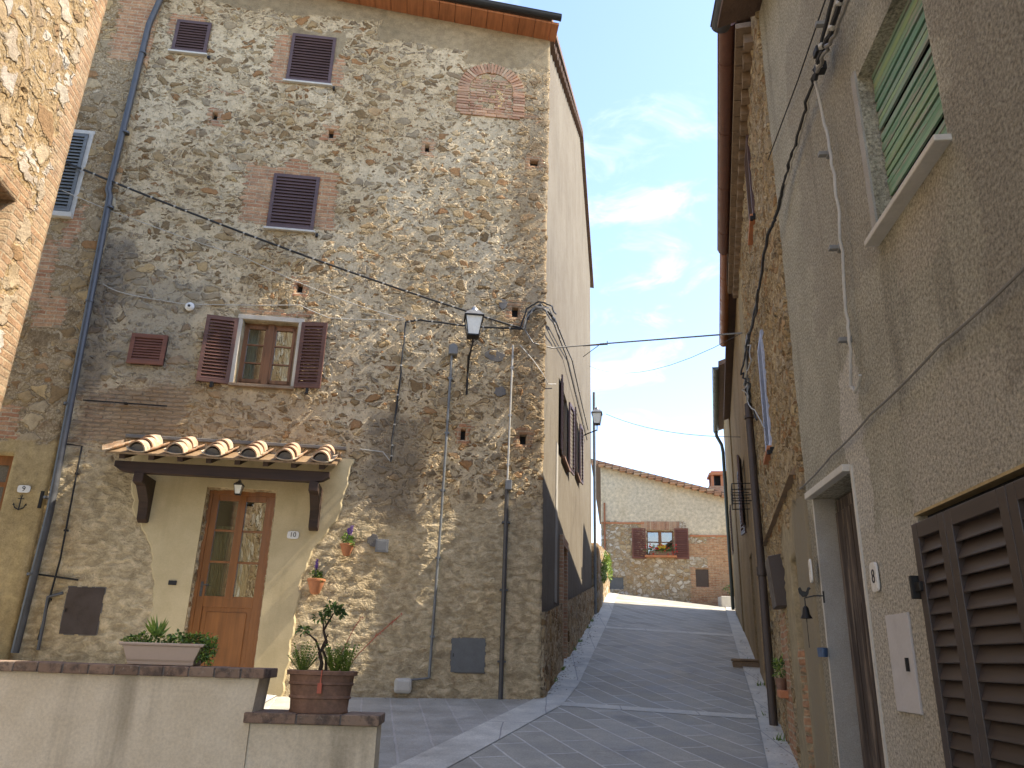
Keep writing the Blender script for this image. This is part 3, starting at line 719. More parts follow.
# bricked up arch
random.seed(5); mb = MB()
cx = -.96; zc = 10.46; ro = .56; ri = .36
def bk(mb, T, w_, h, d): mb.box(-w_/2, w_/2, -d, .0, -h/2, h/2, T)
for k in range(29):
    a = R(-6+192*k/28)
    bk(mb, Matrix.Translation((cx+math.cos(a)*(ro+ri)/2, 0, zc+math.sin(a)*(ro+ri)/2)) @ Matrix.Rotation(-a+math.pi/2, 4, 'Y') @ Matrix.Rotation(R(random.uniform(-2, 2)), 4, 'Y'), random.uniform(.040, .047), random.uniform(.18, .205), random.uniform(.036, .048))
for s_ in (-1, 1):
    for k in range(8): bk(mb, Matrix.Translation((cx+s_*(ro+ri)/2+random.uniform(-.012, .012), 0, zc-.07-k*.053)), random.uniform(.17, .22), .043, random.uniform(.034, .046))
z = zc-.42; row = 0
while z < zc+ri:
    half = ri if z < zc else math.sqrt(max(ri*ri-(z-zc)**2, 0))
    x = -half+.01+(0 if row % 2 else -.1)
    while x < half:
        L_ = random.uniform(.14, .24); a = max(x, -half+.015); b = min(x+L_-.012, half-.015)
        if b-a > .03 and random.random() > .05: bk(mb, Matrix.Translation((cx+(a+b)/2, 0, z+random.uniform(-.003, .003))) @ Matrix.Rotation(R(random.uniform(-1.5, 1.5)), 4, 'Y'), b-a, random.uniform(.036, .045), random.uniform(.020, .034))
        x += L_
    z += .053; row += 1
for k in range(5): bk(mb, Matrix.Translation((cx-.4+k*.2, 0, zc-.49)), .18, .04, .04)
mb.build('blind_arch', M['brick1'], house, MF.M, bevel=.003)
# door surround of smooth cream plaster with a wavy outline
def interp(t, ps):
    for (a, b), (c, d) in zip(ps, ps[1:]):
        if a <= t <= c: s_ = (t-a)/(c-a); s_ = s_*s_*(3-2*s_)*.5+s_*.5; return b+(d-b)*s_
    return ps[-1][1] if t > ps[-1][0] else ps[0][1]
LP = [(.9, -4.86), (1.6, -4.88), (2.2, -4.86), (2.6, -4.95), (2.85, -5.02), (3.1, -5.2), (3.3, -5.32), (3.6, -5.38), (4.1, -5.46)]
RP = [(.9, -3.20), (1.5, -3.16), (2.0, -3.14), (2.5, -3.12), (2.9, -3.0), (3.1, -2.86), (3.25, -2.76), (3.5, -2.70), (4.1, -2.62)]
random.seed(11)
jl = {}
zs_ = [.9+i*.05 for i in range(65)]+[DOOR[3]]; zs_ = sorted(set(round(z, 3) for z in zs_))
mb = MB(); fr = -.05
def strips(mb, fa, fb, zz_, yf=fr):
    n = 6
    for za, zb in zip(zz_, zz_[1:]):
        for k in range(n):
            def X_(z, t): return fa(z)+(fb(z)-fa(z))*t
            mb.quad((X_(za, k/n), yf, za), (X_(za, (k+1)/n), yf, za), (X_(zb, (k+1)/n), yf, zb), (X_(zb, k/n), yf, zb))
        for f, s_ in ((fa, -1), (fb, 1)):
            e = .02*s_ if f in (lf, rf) else 0
            mb.quad((f(za), yf, za), (f(zb), yf, zb), (f(zb)+e, yf+.015 if e else .16, zb), (f(za)+e, yf+.015 if e else .16, za))
            if e: mb.quad((f(za)+e, yf+.015, za), (f(zb)+e, yf+.015, zb), (f(zb)+e, .03, zb), (f(za)+e, .03, za))
def lf(z): return interp(z, LP)+.012*math.sin(z*19)+.008*math.sin(z*43)
def rf(z): return interp(z, RP)+.012*math.sin(z*17+1)+.008*math.sin(z*39)
dl = lambda z: DOOR[0]; dr = lambda z: DOOR[1]
strips(mb, lf, dl, [z for z in zs_ if z <= DOOR[3]+1e-6]); strips(mb, dr, rf, [z for z in zs_ if z <= DOOR[3]+1e-6])
strips(mb, lf, rf, [z for z in zs_ if z >= DOOR[3]-1e-3])
mb.quad((DOOR[0], fr, DOOR[3]), (DOOR[1], fr, DOOR[3]), (DOOR[1], .16, DOOR[3]), (DOOR[0], .16, DOOR[3]))
mb.build('door_surround', M['cream'], house, MF.M)
# door 10
x0, x1, z0, z1 = DOOR; z0 = 1.22; yd = .06
dr_ = MB()
dr_.box(x0, x0+.06, yd, yd+.1, z0, z1).box(x1-.06, x1, yd, yd+.1, z0, z1).box(x0+.06, x1-.06, yd, yd+.1, z1-.07, z1)
door = dr_.build('door', M['door_wood'], house, MF.M, bevel=.004)
a, b = x0+.06, x1-.06; xm = (a+b)/2; zp = 2.22
mb = MB(); mb.box(a, a+.085, yd+.01, yd+.06, z0, z1-.07).box(b-.085, b, yd+.01, yd+.06, z0, z1-.07).box(xm-.05, xm+.05, yd+.0, yd+.06, zp, z1-.07)
mb.box(a+.085, b-.085, yd+.01, yd+.06, zp-.1, zp+.03).box(a+.085, b-.085, yd+.01, yd+.06, z1-.15, z1-.07).box(a+.085, b-.085, yd+.01, yd+.06, z0, z0+.12)
for k in (1, 2): mb.box(a+.085, b-.085, yd+.018, yd+.055, zp+.03+(z1-.15-zp-.03)*(.02+k*.33)-.014, zp+.03+(z1-.15-zp-.03)*(.02+k*.33)+.014)
mb.build('door_leaf', M['door_wood'], door, MF.M, bevel=.004)
mb = MB(); mb.box(a+.08, b-.08, yd+.03, yd+.05, z0+.1, zp-.08); mb.box(a+.14, b-.14, yd+.02, yd+.04, z0+.18, zp-.16); mb.build('door_panel', M['door_wood'], door, MF.M, bevel=.012)
MB().box(a+.08, b-.08, yd+.034, yd+.038, zp, z1-.13).build('pane', M['glass'], door, MF.M)
mb = MB()
for q0, q1 in ((a+.06, xm-.1), (xm+.02, b-.22)):
    n = 24; vs = [(q0+(q1-q0)*i/n, yd+.13+.018*math.sin(i*1.7), zz) for i in range(n+1) for zz in (zp-.1, zp+.93)]
    mb.add(vs, [(2*i, 2*i+2, 2*i+3, 2*i+1) for i in range(n)])
mb.build('curtain', M['curtain'], door, MF.M)
MB().box(x0-.3, x1+.3, .7, .75, .8, z1+.3).box(x0-.3, x0-.25, .17, .7, .8, z1+.3).box(x1+.25, x1+.3, .17, .7, .8, z1+.3).build('room', M['void'], door, MF.M)
mb = MB(); mb.tube([(a+.04, yd+.01, 2.38), (a+.04, yd-.04, 2.38), (a+.13, yd-.04, 2.38)], .008); mb.box(a+.025, a+.055, yd+.0, yd+.012, 2.24, 2.42); mb.build('handle', M['zinc'], door, MF.M, smooth=True)
mb = MB(); mb.box(x0-.05, x1+.05, -.12, .2, z0-.12, z0-.002); mb.build('doorstep', M['marble'], house, MF.M, bevel=.01)
mb = MB(); mb.box(-4.73, -4.63, -.065, -.045, 2.355, 2.41); mb.build('doorbell', M['cable_black'], house, MF.M, bevel=.006)

# canopy: part of the house, tiles and timbers are its sub-parts
CX0, CX1 = -5.50, -2.82; cz = 3.93; dep = .58
beam_poly = [(CX0+.02, cz-.13), (CX0+.02, cz-.2), (CX0+.1, cz-.25), (CX0+.2, cz-.27), (CX1-.2, cz-.27), (CX1-.1, cz-.25), (CX1-.02, cz-.2), (CX1-.02, cz-.13)]
can = MB().prism([(x, z) for x, z in beam_poly], -dep+.05, -dep+.15).build('canopy', M['beam'], house, MF.M, bevel=.006)
mb = MB()
for k in range(8):
    x = CX0+.12+k*(CX1-CX0-.24)/7
    T = Matrix.Translation((x, -.03, cz+.15)) @ Matrix.Rotation(R(20), 4, 'X'); mb.box(-.035, .035, -dep-.04, .02, -.06, .0, T)
mb.build('rafter', M['beam'], can, MF.M, bevel=.004)
T = Matrix.Translation((0, -.03, cz+.155)) @ Matrix.Rotation(R(20), 4, 'X')
mb = MB(); mb.box(CX0-.06, CX1+.06, -dep-.09, .02, .0, .025, T); mb.build('canopy_board', M['plank'], can, MF.M)
random.seed(8)
pitch = (CX1-CX0+.04)/6.05
for k in range(7):      # pan tiles
    for row in range(2):
        xx = CX0+.02+k*pitch-.14; y0_ = -dep-.10+row*.32
        mb = MB(); n = 8; pr = [((.15)*math.cos(math.pi+math.pi*q/n), .055*math.sin(math.pi+math.pi*q/n)+.06) for q in range(n+1)]
        pr = [(max(p[0], CX0-.10-xx), p[1]) for p in pr]; pr += [(p[0], p[1]+.013) for p in reversed(pr)]
        TT = Matrix.Translation((0, -.03, cz+.18+.012*row)) @ Matrix.Rotation(R(20), 4, 'X')
        mb.prism(pr, y0_, y0_+.36, TT @ Matrix.Translation((xx+.0, 0, 0)), axis='y')
        mb.build('pan_tile', M['tile'], can, MF.M, smooth=True)
for k in range(6):
    for row in range(3):
        xx = CX0+.30+k*pitch; y0_ = -dep-.09+row*.21
        mb = MB(); n = 10; r_ = .112; r2_ = r_*.85
        nV = []
        for (yy, rr) in ((y0_, r_), (y0_+.36, r2_)):
            for q in range(n+1):
                a = math.pi*q/n; nV.append((rr*math.cos(a), yy, rr*1.15*math.sin(a)))
            for q in range(n+1):
                a = math.pi*q/n; nV.append(((rr-.016)*math.cos(a), yy, (rr-.016)*1.15*math.sin(a)))
        m2 = (n+1)*2; fs = []
        for q in range(n):
            fs += [(q, q+1, q+1+m2, q+m2), (n+1+q, n+1+q+m2, n+2+q+m2, n+2+q), (q, n+1+q, n+2+q, q+1), (q+m2, q+1+m2, n+2+q+m2, n+1+q+m2)]
        TT = Matrix.Translation((xx+random.uniform(-.012, .012), -.03, cz+.205+.018*row)) @ Matrix.Rotation(R(20), 4, 'X')
        mb.add(nV, fs, TT)
        mb.build('roof_tile', M['tile'], can, MF.M, smooth=True)
    mb = MB(); mb.prism([(.088*math.cos(math.pi*q/8), .085*math.sin(math.pi*q/8)) for q in range(9)], -dep-.06, -dep-.02, Matrix.Translation((xx, -.03, cz+.205)) @ Matrix.Rotation(R(20), 4, 'X'), axis='y')
    mb.build('mortar_plug', M['mortar_grey'], can, MF.M)
mb = MB(); mb.box(CX0-.1, CX1+.1, -.05, .02, cz+.29, cz+.34); mb.build('flashing', M['mortar_grey'], can, MF.M, bevel=.01)
for bx_ in (-5.16, -3.02):
    prof = [(0, 3.12), (-.05, 3.10), (-.12, 3.14), (-.13, 3.24), (-.16, 3.36), (-.28, 3.46), (-.36, 3.52), (-.5, 3.54), (-.5, cz-.27), (0, cz-.27)]
    mb = MB(); mb.prism([(y-.05, z) for y, z in prof], bx_-.06, bx_+.06, axis='x'); mb.build('bracket', M['beam'], can, MF.M, bevel=.008)

# hatches, conduits
def hatch(F, a, b, mat, parent, name='meter_hatch', out=.035, label=None):
    x0, x1, z0, z1 = rc(F, a, b); mb = MB()
    mb.box(x0-.012, x1+.012, -out+.008, .02, z0-.012, z1+.012)
    h = mb.build(name, M['mortar_grey'], parent, F.M, label=label)
    MB().box(x0, x1, -out-.004, -out+.006, z0, z1).build('hatch_door', mat, h, F.M, bevel=.002)
    MB().box(x0+.02, x0+.03, -out-.016, -out-.004, (z0+z1)/2-.02, (z0+z1)/2+.02).build('latch', M['iron'], h, F.M)
    return h
hatch(MF, (70, 587), (97, 635), M['brown_metal'], house, label='brown meter hatch'); hatch(MF, (452, 638), (484, 673), M['grey_metal'], house, label='grey meter hatch')
def conduit(F, pts, r, mat, parent, name='conduit', out=.06, clips=True, label=None):
    P = [F.L(x, y, out) for x, y in pts]; mb = MB(); mb.tube(P, r, 8)
    if clips:
        for p, q in zip(P, P[1:]):
            L_ = (q-p).length; n = int(L_/.7)
            for k in range(n):
                c = p.lerp(q, (k+.5)/max(n, 1)); mb.box(c.x-r*1.8, c.x+r*1.8, -out-r*.8, 0.0, c.z-.012, c.z+.012)
    return mb.build(name, mat, parent, F.M, smooth=True, label=label)
conduit(MF, [(452, 352), (441, 520), (429, 678)], .018, M['pipe_grey'], house)
conduit(MF, [(513, 345), (507, 490)], .014, M['cable_white'], house, label='thin white conduit near the corner')
conduit(MF, [(507, 490), (500.5, 699)], .030, M['zinc'], house, label='thick galvanised pipe near the corner')
conduit(MF, [(66, 444), (82, 446), (60, 560), (38, 640)], .012, M['iron'], house)
conduit(MF, [(63, 593), (48, 597), (44, 620), (38, 650)], .020, M['zinc'], house)
conduit(MF, [(83, 400), (167, 406)], .010, M['iron'], house, label='rusty iron bar')
conduit(MF, [(36, 574), (78, 580)], .012, M['iron'], house)
conduit(MF, [(429, 678), (410, 680)], .012, M['pipe_grey'], house, clips=False)
p = MF.L(453, 352, .0); MB().prism([(p.x-.065, p.z-.07), (p.x+.065, p.z-.07), (p.x+.065, p.z+.04), (p.x+.045, p.z+.08), (p.x, p.z+.1), (p.x-.045, p.z+.08), (p.x-.065, p.z+.04)], -.11, 0).build('junction_box', M['grey_plastic'], house, MF.M, bevel=.01)
p = MF.L(508, 486, .0); MB().box(p.x-.045, p.x+.045, -.1, 0, p.z-.07, p.z+.07).build('junction_box', M['grey_plastic'], house, MF.M, bevel=.01)
p = MF.L(382, 546, 0); MB().box(p.x-.085, p.x+.085, -.042, 0, p.z-.085, p.z+.085).box(p.x-.065, p.x+.065, -.046, -.04, p.z-.065, p.z+.065).build('socket_box', M['grey_plastic'], house, MF.M, bevel=.006)
mb = MB(); random.seed(4)
def blob(mb, c, rx, rz, th=.04, n=18, seed=0):
    rr = random.Random(seed); pts_ = []
    for k in range(n):
        a = 2*math.pi*k/n; q = rr.uniform(.75, 1.1); pts_.append((c.x+rx*q*math.cos(a), c.z+rz*q*math.sin(a)))
    mb.prism(pts_, -th, .0)
for c_, a_, b_, s_ in ((MF.L(494, 356), .15, .10, 2), (MF.L(500, 392), .09, .085, 3), (MF.L(373, 541), .075, .09, 5), (MF.L(503, 305), .07, .1, 8)):
    mb = MB(); blob(mb, c_, a_, b_, .034, seed=s_); mb.build('cement_patch', M['mortar_grey'], house, MF.M, bevel=.004)
mb = MB(); p = MF.L(404, 683); mb.box(p.x-.12, p.x+.1, -.12, 0, p.z-.12, p.z+.06); mb.build('corner_stone', M['marble'], house, MF.M, bevel=.04)

# side-wall windows
def openwin(F, r, mat, parent, leafw, ang, n=16, both=True, label=None):
    x0, x1, z0, z1 = r[:4]
    wn = MB().box(x0, x0+.05, .08, .14, z0, z1).box(x1-.05, x1, .08, .14, z0, z1).box(x0, x1, .08, .14, z1-.05, z1).box(x0, x1, .08, .14, z0, z0+.05).box((x0+x1)/2-.03, (x0+x1)/2+.03, .08, .14, z0, z1).build('window', M['window_wood'], parent, F.M, label=label)
    MB().box(x0+.04, x1-.04, .10, .104, z0+.04, z1-.04).build('pane', M['glass'], wn, F.M)
    MB().box(x0-.05, x1+.05, .35, .4, z0-.1, z1+.1).build('room', M['void'], wn, F.M)
    MB().box(x0-.04, x1+.04, -.07, .08, z0-.05, z0-.003).build('sill', M['terra_dark'], wn, F.M, bevel=.004)
    louver(leafw, z1-z0+.02, mat, wn, M_=F.M @ TR(x0-.02, -.03, z0-.01) @ Matrix.Rotation(R(180+ang), 4, 'Z'), n=n, st=.055, ang=32)
    if both: louver(leafw, z1-z0+.02, mat, wn, M_=F.M @ TR(x1+.02, -.03, z0-.01) @ Matrix.Rotation(R(-ang), 4, 'Z'), n=n, st=.055)
    return wn
openwin(SW, wS1, M['shutter_dark'], house, .5, 5); openwin(SW, wS2, M['shutter_dark'], house, .4, 5)
mb = MB(); 
for (a, b, o_) in (((588.3, 440), (588.5, 612), .0),): mb.tube([(10.9, -.1, 9.0), (10.9, -.1, 2.5)], .04, 10)
mb.build('downpipe', M['pipe_grey'], house, SW.M, smooth=True)
mb = MB(); mb.box(7.3, 7.4, -.012, .02, 3.35, 3.6); mb.build('vent', M['void'], house, SW.M)
mb = MB(); mb.box(1.75, 2.0, -.012, 0.02, 2.45, 5.0, None); mb.build('cement_patch', M['smooth_grey'], house, SW.M)

# ------------------------------------------------------------------ neighbour house beyond the downpipe
nb = thing('stone_house', 'stone and brick house left of the zinc downpipe with ochre plaster round its door', 'house', MF.M)
WL2 = (-7.8, -6.98, 7.5, 8.85); DL2 = (-7.95, -6.9, 1.2, 3.92)
wallgrid(-10.5, -6.42, .6, 12.4, .04, [WL2+(.06,), DL2+(.18,)], ret=.1).build('wall', L2W, nb, MF.M @ TR(0, -.03, 0), keepm=True, smooth='all')
MB().box(-10.4, -6.5, .06, 7, -.5, 12.3).build('wall', M['side_wall'], nb, MF.M)
MB().prism([(-.4, 12.2), (7.2, 13.8), (7.2, 13.95), (-.4, 12.35)], -10.6, -6.45, axis='x').build('roof', M['roof'], nb, MF.M)
wn = MB().box(WL2[0], WL2[1], .03, .05, WL2[2], WL2[3]).build('window', M['void'], nb, MF.M)
louver(.41, 1.33, M['shutter_grey'], wn, M_=MF.M @ TR(-7.8, -.05, 7.51), n=22); louver(.41, 1.33, M['shutter_grey'], wn, M_=MF.M @ TR(-7.39, -.05, 7.51), n=22)
MB().box(-7.85, -6.92, -.12, .02, 7.40, 7.48).box(-7.85, -6.91, -.06, .02, 8.86, 8.92).box(-6.98, -6.92, -.06, .02, 7.48, 8.86).build('sill', M['marble'], wn, MF.M, bevel=.004)
d9 = MB().box(-6.98, -6.9, .04, .12, 1.2, 3.92).box(-7.95, -6.98, .04, .12, 3.78, 3.92).box(-7.95, -6.98, .05, .10, 3.5, 3.56).build('door', M['door_wood'], nb, MF.M)
MB().box(-7.95, -6.98, .09, .12, 1.2, 3.8).build('door_leaf', M['plank'], d9, MF.M)
p = MF.L(42, 500, .03); MB().box(p.x-.018, p.x+.018, -.07, -.03, p.z-.11, p.z+.11).build('pipe_clamp', M['iron'], nb, MF.M)

# left bright house
lh = thing('stone_house', 'sunlit pale rubble house at the left edge with brick quoins and a small opening', 'house', L1.M)
wh = (-.98, -.52, 4.1, 4.95)
M['L1wall'] = M['bright_stone']
wallgrid(-9, 0, 0, 9.5, .045, [wh+(.3,)], ret=.1).build('wall', M['bright_stone'], lh, L1.M, keepm=True, smooth='all')
MB().box(-9, -.05, .09, 6, -.5, 9.4).build('wall', M['ochre_plaster'], lh, L1.M)
MB().box(-.98, -.52, .27, .3, 4.1, 4.95).build('window', M['brick'], lh, L1.M)
MB().prism([(-.3, 9.35), (3.2, 10.7), (6.3, 9.4), (6.3, 9.55), (3.2, 10.85), (-.3, 9.5)], -9.2, .2, axis='x').build('roof', M['roof'], lh, L1.M)

# ------------------------------------------------------------------ right near house (grey roughcast)
rh = thing('roughcast_house', 'grey brown roughcast house close on the right with green roller shutter and marble lintel', 'house', R1.M)
GW = (1.84, 2.64, 3.68, 4.68); BS = (1.79, 3.2, .75, 2.27); D8 = (.2, .99, .3, 2.66)
wallgrid(0, 9, -.6, 6.95, .1, [GW+(.12,), BS+(.05,), D8+(.17,)], ret=.3).build('wall', M['roughcast'], rh, R1.M, keepm=True)
MB().box(0.02, 9, .31, 7, -.6, 6.9).build('wall', M['ochre_plaster'], rh, R1.M)
MB().prism([(-.35, 6.86), (3.6, 8.3), (7.4, 6.9), (7.4, 7.05), (3.6, 8.45), (-.35, 7.0)], -.02, 9.2, axis='x').build('roof', M['roof'], rh, R1.M)
mb = MB(); gutter(mb, -.12, 9.2, -.30, 6.98, .085); mb.build('gutter', M['zinc'], rh, R1.M, smooth=True)
# green slatted roller shutter
gw = MB().box(GW[0], GW[1], .105, .12, GW[2], GW[3]).build('window', M['void'], rh, R1.M, label='window with green roller shutter')
random.seed(21); mb = MB()
n = 32
for i in range(n):
    za = GW[2]+(GW[3]-GW[2])*i/n; T = Matrix.Translation((0, .08+random.uniform(-.004, .004), za+.016)) @ Matrix.Rotation(R(random.uniform(-.5, .5)), 4, 'Y') @ Matrix.Rotation(R(random.uniform(-5, 7)), 4, 'X')
    mb.box(GW[0]+.01, GW[1]-.01, -.006, .006, -.0142, .0142, T)
m_, g_ = newmat('faded_green_slat_paint'); co_ = g_.n('ShaderNodeTexCoord').outputs['Object']
ob_ = g_.n('ShaderNodeNewGeometry').outputs['Random Per Island']
cc_ = g_.ramp(ob_, [(0, (.12, .25, .16)), (.3, (.19, .34, .22)), (.55, (.26, .37, .20)), (.8, (.16, .28, .21)), (1, (.26, .36, .27))])
cc_ = g_.mix(g_.ss(g_.noise(g_.scalev(co_, 5, 20, 60), 1, 5, .7), .48, .64, 0, .8), cc_, (.33, .30, .25))
g_.out(cc_, .55, g_.noise(g_.scalev(co_, 5, 20, 60), 1, 5, .7), .4, .004); M['slat_green'] = m_
mb.build('roller_shutter', M['slat_green'], gw, R1.M)
MB().box(GW[0]-.04, GW[1]+.03, -.07, .07, GW[2]-.032, GW[2]-.001).build('sill', M['marble'], gw, R1.M, bevel=.005)
mb = MB(); mb.box(GW[0]-.06, GW[0], -.012, .0, GW[2], GW[3]+.05); mb.build('jamb_trim', M['cream'] if 0 else M['smooth_grey'], gw, R1.M)
# big brown shutters
bs = MB().box(BS[0], BS[1], .045, .06, BS[2], BS[3]).build('window', M['void'], rh, R1.M, label='tall window with umber louvred shutters')
for k, (xa, wd) in enumerate(((1.82, .335), (2.16, .50), (2.665, .5))):
    louver(wd, 1.42, M['shutter_big'], bs, M_=R1.M @ TR(xa, -.0, .80), n=20, st=.06, th=.045, ang=-24, bev=.003, ov=.60)
mb = MB()
for z in (1.95, 1.15): MB().box(1.76, 1.86, -.06, -.03, z-.02, z+.02).box(1.79, 1.81, -.075, -.02, z-.05, z+.05).build('hinge', M['iron'], bs, R1.M, bevel=.003)
MB().box(BS[0]-.02, BS[1], -.006, .06, BS[3]-.002, BS[3]+.01).build('lintel', M['ochre_plaster'], bs, R1.M)
# door 8
d8 = MB().box(D8[0]+.02, D8[1], .13, .17, D8[2], D8[3]-.02).build('door', M['old_door'], rh, R1.M, label='weathered dark wooden door')
mb = MB()
for k in range(5): mb.box(D8[0]+.03+k*.155, D8[0]+.17+k*.155, .115, .13, D8[2], D8[3]-.1)
mb.build('door_board', M['old_door'], d8, R1.M, bevel=.004)
MB().box(D8[1]-.12, D8[1]-.08, .08, .1, 1.35, 1.75).tube([(D8[1]-.1, .06, 1.38), (D8[1]-.1, .05, 1.55), (D8[1]-.1, .06, 1.72)], .012).build('handle', M['zinc'], d8, R1.M)
MB().box(D8[0]-.045, D8[1]+.0, -.05, .165, D8[3]+.003, D8[3]+.045).build('lintel', M['marble'], d8, R1.M, bevel=.004)
mb = MB(); mb.box(D8[0]-.022, D8[0]-.002, -.010, .0, D8[2], D8[3]+.0).box(D8[1]+.001, D8[1]+.028, -.010, .0, D8[2], D8[3]+.03); mb.build('jamb_trim', M['marble'], d8, R1.M)
mb = MB(); mb.box(D8[0]+.001, D8[0]+.008, -.009, .125, D8[2], D8[3]); mb.build('jamb', M['smooth_grey'], d8, R1.M)
x0, x1, z0, z1 = 1.26, 1.55, 1.42, 1.86
hh = MB().box(x0, x1, -.012, .0, z0, z1).build('meter_hatch', M['white_metal'], rh, R1.M, bevel=.002)
MB().box(x1-.07, x1-.055, -.025, -.012, 1.6, 1.66).build('latch', M['iron'], hh, R1.M)

# ------------------------------------------------------------------ R2 stone house, R3, R4
sh = thing('stone_house', 'ochre rubble house between the roughcast house and the tall brown drainpipe', 'house', R2.M)
BW = (-2.62, -2.02, 3.62, 4.85); UW = (-2.25, -1.7, 6.0, 7.0); DW = (-1.3, -.85, .3, 2.44)
wallgrid(-5.9, 0, -.3, 7.3, .04, [BW+(.06,), UW+(.06,), DW+(.2,)], ret=.1).build('wall', M['r2stone'], sh, R2.M, keepm=True, smooth='all')
MB().box(-5.9, -.9, .11, 6, -.3, 7.2).build('wall', M['ochre_plaster'], sh, R2.M)
MB().prism([(-.18, 7.28), (3.2, 8.5), (6.3, 7.3), (6.3, 7.45), (3.2, 8.65), (-.18, 7.4)], -5.92, -.3, axis='x').build('roof', M['roof'], sh, R2.M)
mb = MB()
for k in range(22):
    x = -5.9+k*.255; mb.box(x, x+.235, -.17, -.0, 7.14, 7.20).box(x+.05, x+.16, -.10, -.0, 7.03, 7.135)
mb.build('cornice', M['cornice'], sh, R2.M, bevel=.004)
mb = MB(); gutter(mb, -4.75, -.35, -.23, 7.30, .085, seams=1.1); mb.build('gutter', M['brown_gutter'], sh, R2.M, smooth=True)
MB().box(DW[0], DW[1], .15, .2, DW[2], DW[3]).build('door', M['old_door'], sh, R2.M)
closedshutter(BW, 22, M['shutter_blue'], 'pale blue shuttered window', leaf=1, F=R2, parent=sh, sillm=M['terra'])
closedshutter(UW, 18, M['shutter_dark'], 'upper shuttered window', leaf=1, F=R2, parent=sh, sillm=M['terra'])
MB().prism([(-.07, 2.93), (-.02, 3.0), (.05, 3.0), (.05, 2.93)], -3.95, -.25, axis='x').build('string_course', M['cornice'], sh, R2.M)
mb = MB(); p = R2.L(748, 404, .09); q = R2.L(773, 714, .09)
mb.tube([(p.x, -.09, p.z+.0), (p.x+.05, -.09, 3.6), (q.x-.02, -.09, 2.6), (q.x, -.09, .9)], .047, 10); mb.tube([(q.x-.02, -.09, 2.7), (q.x-.015, -.09, 2.6)], .06, 10); mb.tube([(p.x+.02, -.09, 4.6), (p.x+.025, -.09, 4.56)], .058, 10)
mb.build('downpipe', M['brown_metal'], sh, R2.M, smooth=True)
mb = MB(); mb.tube([(p.x-.25, -.06, 5.2), (p.x-.2, -.06, 2.2)], .03, 8).tube([(p.x-.4, -.05, 5.3), (p.x-.36, -.05, 2.0)], .02, 8); mb.build('conduit', M['pipe_grey'], sh, R2.M, smooth=True)
x0, x1, z0, z1 = -2.45, -1.95, 2.12, 2.56
MB().prism([(0, z0), (-.11, z0), (-.15, z1), (0, z1+.03)], x0, x1, axis='x').build('letter_box', M['brown_metal'], sh, R2.M, bevel=.006)
mb = MB(); mb.box(-2.95, -2.55, -.10, 0, 1.33, 1.40).build('sill', M['terra'], sh, R2.M, bevel=.008)
# R3
r3 = thing('plastered_house', 'yellow plastered house with an orange gutter beyond the tall brown drainpipe', 'house', R2.M)
wallgrid(-13.8, -5.9, .3, 7.45, .2, [(-9.2, -8.5, 3.9, 5.1, .1), (-8.8, -8.0, 1.5, 3.4, .1)], ret=.1).build('wall', M['r3wall'], r3, R2.M, keepm=True)
MB().box(-13.7, -5.95, .11, 6, .3, 7.4).build('wall', M['ochre_plaster'], r3, R2.M)
MB().prism([(-.15, 7.46), (3.2, 8.6), (6.3, 7.4), (6.3, 7.55), (3.2, 8.75), (-.15, 7.58)], -13.9, -5.92, axis='x').build('roof', M['roof'], r3, R2.M)
mb = MB(); gutter(mb, -8.7, -4.85, -.20, 7.44, .07, seams=.8); mb.build('gutter', M['copper'], r3, R2.M, smooth=True)
wn = MB().box(-9.2, -8.5, .05, .09, 3.9, 5.1).build('window', M['void'], r3, R2.M)
louver(.34, 1.2, M['shutter_dark'], wn, M_=R2.M @ TR(-9.2, -.03, 3.9) @ Matrix.Rotation(R(180+10), 4, 'Z'), n=16, ang=32); louver(.34, 1.2, M['shutter_dark'], wn, M_=R2.M @ TR(-8.5, -.03, 3.9) @ Matrix.Rotation(R(-10), 4, 'Z'), n=16)
MB().box(-8.8, -8.0, .05, .09, 1.5, 3.4).build('door', M['old_door'], r3, R2.M)
# iron shelf with rails
mb = MB(); zb = 4.0
for k in range(4): mb.tube([(-7.4, -.28, zb+k*.09), (-6.7, -.28, zb+k*.09)], .008, 5).tube([(-7.4, -.28, zb+k*.09), (-7.4, 0, zb+k*.09)], .008, 5).tube([(-6.7, -.28, zb+k*.09), (-6.7, 0, zb+k*.09)], .008, 5)
for k in range(5): mb.tube([(-7.4+k*.175, -.28, zb), (-7.4+k*.175, -.28, zb+.27)], .007, 5)
tag(mb.build('iron_rack', M['iron'], None, R2.M), 'small black iron rack on the yellow wall beside the brown drainpipe', 'rack')
